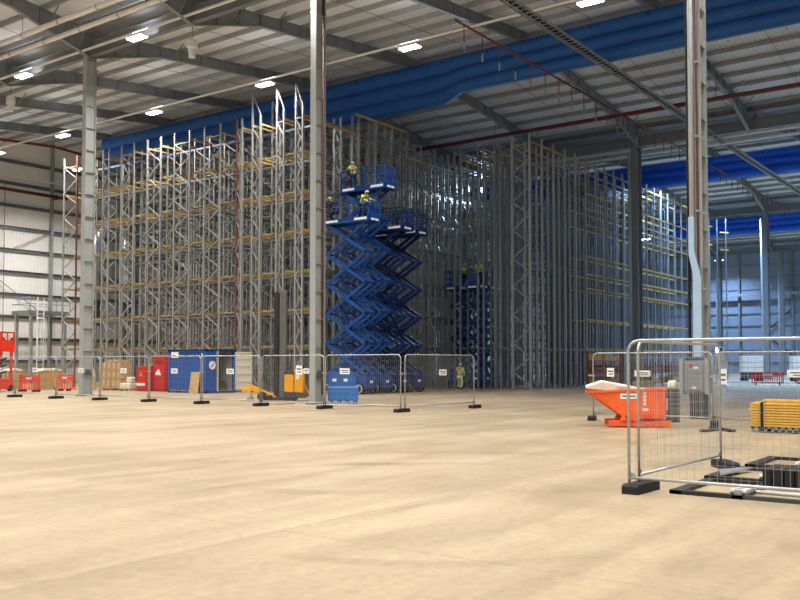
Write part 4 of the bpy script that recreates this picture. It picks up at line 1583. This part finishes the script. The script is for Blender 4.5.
pallet_truck(34.6, 52.9, R(-35), 'yellow pallet truck among the tan loads, left of the front left column', R(75))
t = thing('floor_machine', 'yellow machine with a sloping boom and small wheels, left of the stacker', 'machine', (29.7, 29.5, 0), R(-60))
MB().prism([(-.75, .62), (-.6, .8), (.65, .22), (.75, .06), (.4, .06)], 1, -.08, .08).build('boom', TRUCKY, t, bevel=.01)
MB().box((-.95, -.14, .42), (-.5, .14, .62)).build('head', TRUCKY, t, bevel=.02)
MB().box((.0, -.2, .1), (.5, .2, .28)).build('base', BLACKST, t)
for s in (-.22, .22):
    MB().tube([(.05, s - .05, .22), (.05, s + .05, .22)], .22, 18).build('wheel', BLACK, t)
    MB().tube([(-.55, s - .03, .1), (-.55, s + .03, .1)], .1, 14).build('castor', GALV, t)
    MB().bar((-.55, s, .1), (-.58, s, .5), .05, .05).build('castor_fork', mat('pale green metal', '#b9cdb6', .5, .2, .05, 3), t)

# reach stacker
t = thing('stacker_truck', 'yellow and black stacker truck with tall mast, left of the middle column', 'stacker truck', (30.6, 28.6, 0), R(-53.9))
for s in (-.32, .32):
    MB().box((-1.0, s - .09, .04), (.3, s + .09, .2)).build('support_leg', DGREY, t, bevel=.02)
    MB().tube([(-.9, s - .05, .09), (-.9, s + .05, .09)], .09, 12).build('load_wheel', BLACK, t)
for s, xo, wd_, mm in ((-.26, -.72, .2, BLACKST), (.26, -.72, .2, BLACKST), (-.2, -.48, .3, mat('grey mast', '#6d6c6a', .45, .3, .06, 3)), (.2, -.48, .3, mat('grey mast', '#6d6c6a', .45, .3, .06, 3))):
    MB().box((xo, s - .06, .2), (xo + wd_, s + .06, 5.0 if wd_ < .25 else 5.1)).build('mast_rail', mm, t, bevel=.01)
mb = MB()
for z in (.9, 2.6, 4.9):
    mb.box((-.66, -.26, z), (-.56, .26, z + .14))
mb.build('mast_tie', BLACKST, t)
MB().tube([(-.32, 0, .3), (-.32, 0, 3.2)], .04, 8).build('lift_ram', GALV, t)
MB().prism([(-.25, .15), (.75, .15), (.9, .25), (.78, .4), (-.25, .45)], 1, -.45, .45).build('base', DGREY, t, bevel=.02)
MB().prism([(-.22, .42), (.2, .36), (.2, 1.22), (-.22, 1.26)], 1, -.42, .42).build('battery_cover', TRUCKY, t, bevel=.03)
MB().prism([(.22, .24), (.62, .24), (.66, 1.42), (.52, 1.5), (.22, 1.45)], 1, -.40, .40).build('motor_cover', TRUCKY, t, bevel=.04)
MB().prism([(.66, .7), (.72, .7), (1.02, .1), (.96, .06)], 1, -.1, .1).build('guard_flap', TRUCKY, t)
MB().box((.3, -.41, 1.0), (.45, -.40, 1.2)).build('label_plate', WHITE, t)
MB().box((-.25, -.44, 1.26), (.22, .44, 1.33)).build('top_shelf', BLACKST, t)
MB().tube([(.5, 0, 1.45), (.62, 0, 1.62)], .05, 8).build('tiller', BLACK, t)
fk = MB()
for s in (-.2, .2):
    fk.box((-1.35, s - .06, .22), (-.5, s + .06, .27)).box((-.55, s - .06, .22), (-.5, s + .06, .75))
fk.box((-.55, -.3, .5), (-.5, .3, .7)).build('forks', BLACKST, t)

# blue tool chest beside the middle column
t = thing('tool_chest', 'blue site tool chest on skids, right of the middle column base', 'tool chest', (30.2, 25.1, 0), R(-53.9))
t.scale = (.86, .9, 1)
MB().box((-.75, -.4, .12), (.75, .4, .72)).build('lower_box', mat('chest blue paint', '#2f74c4', .45, 0, .06, 2), t, bevel=.015)
MB().box((-.72, -.38, .72), (.6, .38, 1.28)).build('upper_box', mat('upper chest blue paint', '#2462ae', .45, 0, .06, 2), t, bevel=.015)
MB().box((-.76, -.41, .68), (.76, .41, .74)).build('edge_band', mat('pale blue edge', '#79b0ea', .45, 0, .03, 2), t)
MB().prism([(-.74, 1.28), (.62, 1.28), (.60, 1.36), (-.72, 1.36)], 1, -.4, .4).build('lid', CONTBLUE, t, bevel=.015)
for x in (-.42, .14):
    MB().box((x - .1, -.388, .95), (x + .1, -.38, 1.08)).build('label_plate', WHITE, t)
MB().box((.2, -.404, .14), (.21, -.4, .66)).build('door_gap', BLACK, t)
for x in (-.6, -.2, .2, .6):
    MB().box((x - .07, -.4, 0), (x + .07, .4, .12)).build('skid', BLACKST, t)
    MB().box((x - .04, -.405, .03), (x + .04, -.4, .09)).build('skid_cap', OFFW, t)
# flat sheets on the floor beside the column
tag(MB().box((0, 0, 0), (1.1, 2.3, .04)).build('flat_board', mat('grey board', '#a6a39b', .7, 0, .1, 3)), 'grey board lying on the floor right of the middle column', 'board').location = (28.0, 22.6, 0)
tag(MB().box((0, 0, 0), (.9, 1.2, .05)).build('flat_board', mat('tan board', '#a68d6a', .7, 0, .1, 3)), 'tan board lying on the floor left of the middle column', 'board').location = (27.5, 26.3, 0)

# ------------------------------------------------------------------ far right floor
tag(MB().box((80.5, -20, 0), (81.1, 25, .18)).build('concrete_kerb', mat('pale concrete', '#d8dee6', .6, 0, .05, 1)), 'pale concrete kerb across the far right floor behind the red barriers', 'kerb')
for q, (x, y, lb) in enumerate(((83.5, 22.1, 'white plant box on a trolley behind the red barrier'), (88, 18.9, 'white plant box at the right edge behind the red barrier'))):
    t = thing('plant_box', lb, 'plant', (x, y, 0), R(-54), 'white plant boxes')
    t.scale = (.7, .7, .85)
    MB().box((-1.3, -.6, 1.1), (1.3, .6, 2.8)).build('casing', OFFW, t, bevel=.04)
    MB().box((-1.2, -.55, .4), (1.2, .55, 1.1)).build('base', DGREY, t)
    for xx in (-.9, .9):
        MB().tube([(xx, -.6, .35), (xx, .6, .35)], .35, 16).build('wheel', BLACK, t)
    for z in (1.6, 2.1):
        MB().box((-1.31, -.61, z), (1.31, .61, z + .05)).build('rib', MGREY, t)
t = thing('site_notice', 'white notice board on a post in the far right floor', 'sign', (68.5, 20.2, 0), R(-54))
MB().box((-.05, -.05, 0), (.05, .05, 2.2)).build('post', GALV, t)
MB().box((-.55, -.1, 1.9), (.15, -.06, 3.0)).box((-.35, -.1, 1.3), (.35, -.06, 1.95)).build('board', WHITE, t)
t = thing('work_light', 'bright floodlight on a tripod beyond the right fence', 'floodlight', (58.0, 17.3, 0), R(-36))
MB().tube([(0, 0, .5), (0, 0, 2.4)], .03, 8).build('mast', GALV, t)
for k in range(3):
    a = 2 * math.pi * k / 3
    MB().tube([(0, 0, 1.0), (.6 * math.cos(a), .6 * math.sin(a), 0)], .02, 6).build('leg', GALV, t)
hd = MB().box((-.1, -.22, 2.4), (.06, .22, 2.72)).build('lamp_head', BLACKST, t)
MB().box((-.13, -.19, 2.43), (-.1, .19, 2.69)).build('lens', LAMPC, hd)

# materials stored at the foot of the right racking
def stillage(x, y, rz, L, W, H, m, label):
    t = thing('stillage', label, 'stillage', (x, y, 0), rz, 'stillages by the right racking')
    for sx in (-1, 1):
        for sy in (-1, 1):
            MB().box((sx * L / 2 - .05, sy * W / 2 - .05, 0), (sx * L / 2 + .05, sy * W / 2 + .05, H)).build('post', m, t)
    n = int(H / .8)
    for k in range(n):
        z = .25 + k * .8
        MB().box((-L / 2, -W / 2, z), (L / 2, W / 2, z + .1)).build('shelf', m, t)
        mb = MB()
        for j in range(5):
            hh = random.uniform(.2, .5)
            x0_ = -L / 2 + .08 + j * (L - .1) / 5
            mb.box((x0_, -W / 2 + .06, z + .1), (x0_ + (L - .2) / 5.4, W / 2 - .06, z + .1 + hh))
        mb.build('stored_parts', (CARD, REDOX, WOOD, DGREY)[k % 4], t)
    return t


stillage(60.0, 25.9, 0, 3.0, 1.2, 2.6, mat('orange stillage paint', '#a8502c', .55, 0, .1, 3), 'orange shelved stillage at the foot of the right racking, behind the skip')
stillage(64.0, 24.2, 0, 2.4, 1.2, 1.7, REDOX, 'red brown stillage right of the orange one, behind the near fence')
stillage(70.6, 24.9, 0, 3.2, 1.3, 1.8, DGREY, 'dark stillage behind the electrical box column')
for q in range(6):
    tm = tag(MB().box((0, -.11, 0), (3.2, .11, .1)).build('timber_plank', WOOD), 'pale timber plank in the low pile behind the skip, %s from the floor' % ordn[q].replace('bottom', 'first'), 'plank', 'timber planks behind the skip')
    tm.location = (54.6 + random.uniform(-.1, .1), 21.6, .1 * q)

# small hanging rack cross-bracing on the dark gap: spine bracing behind the lifts
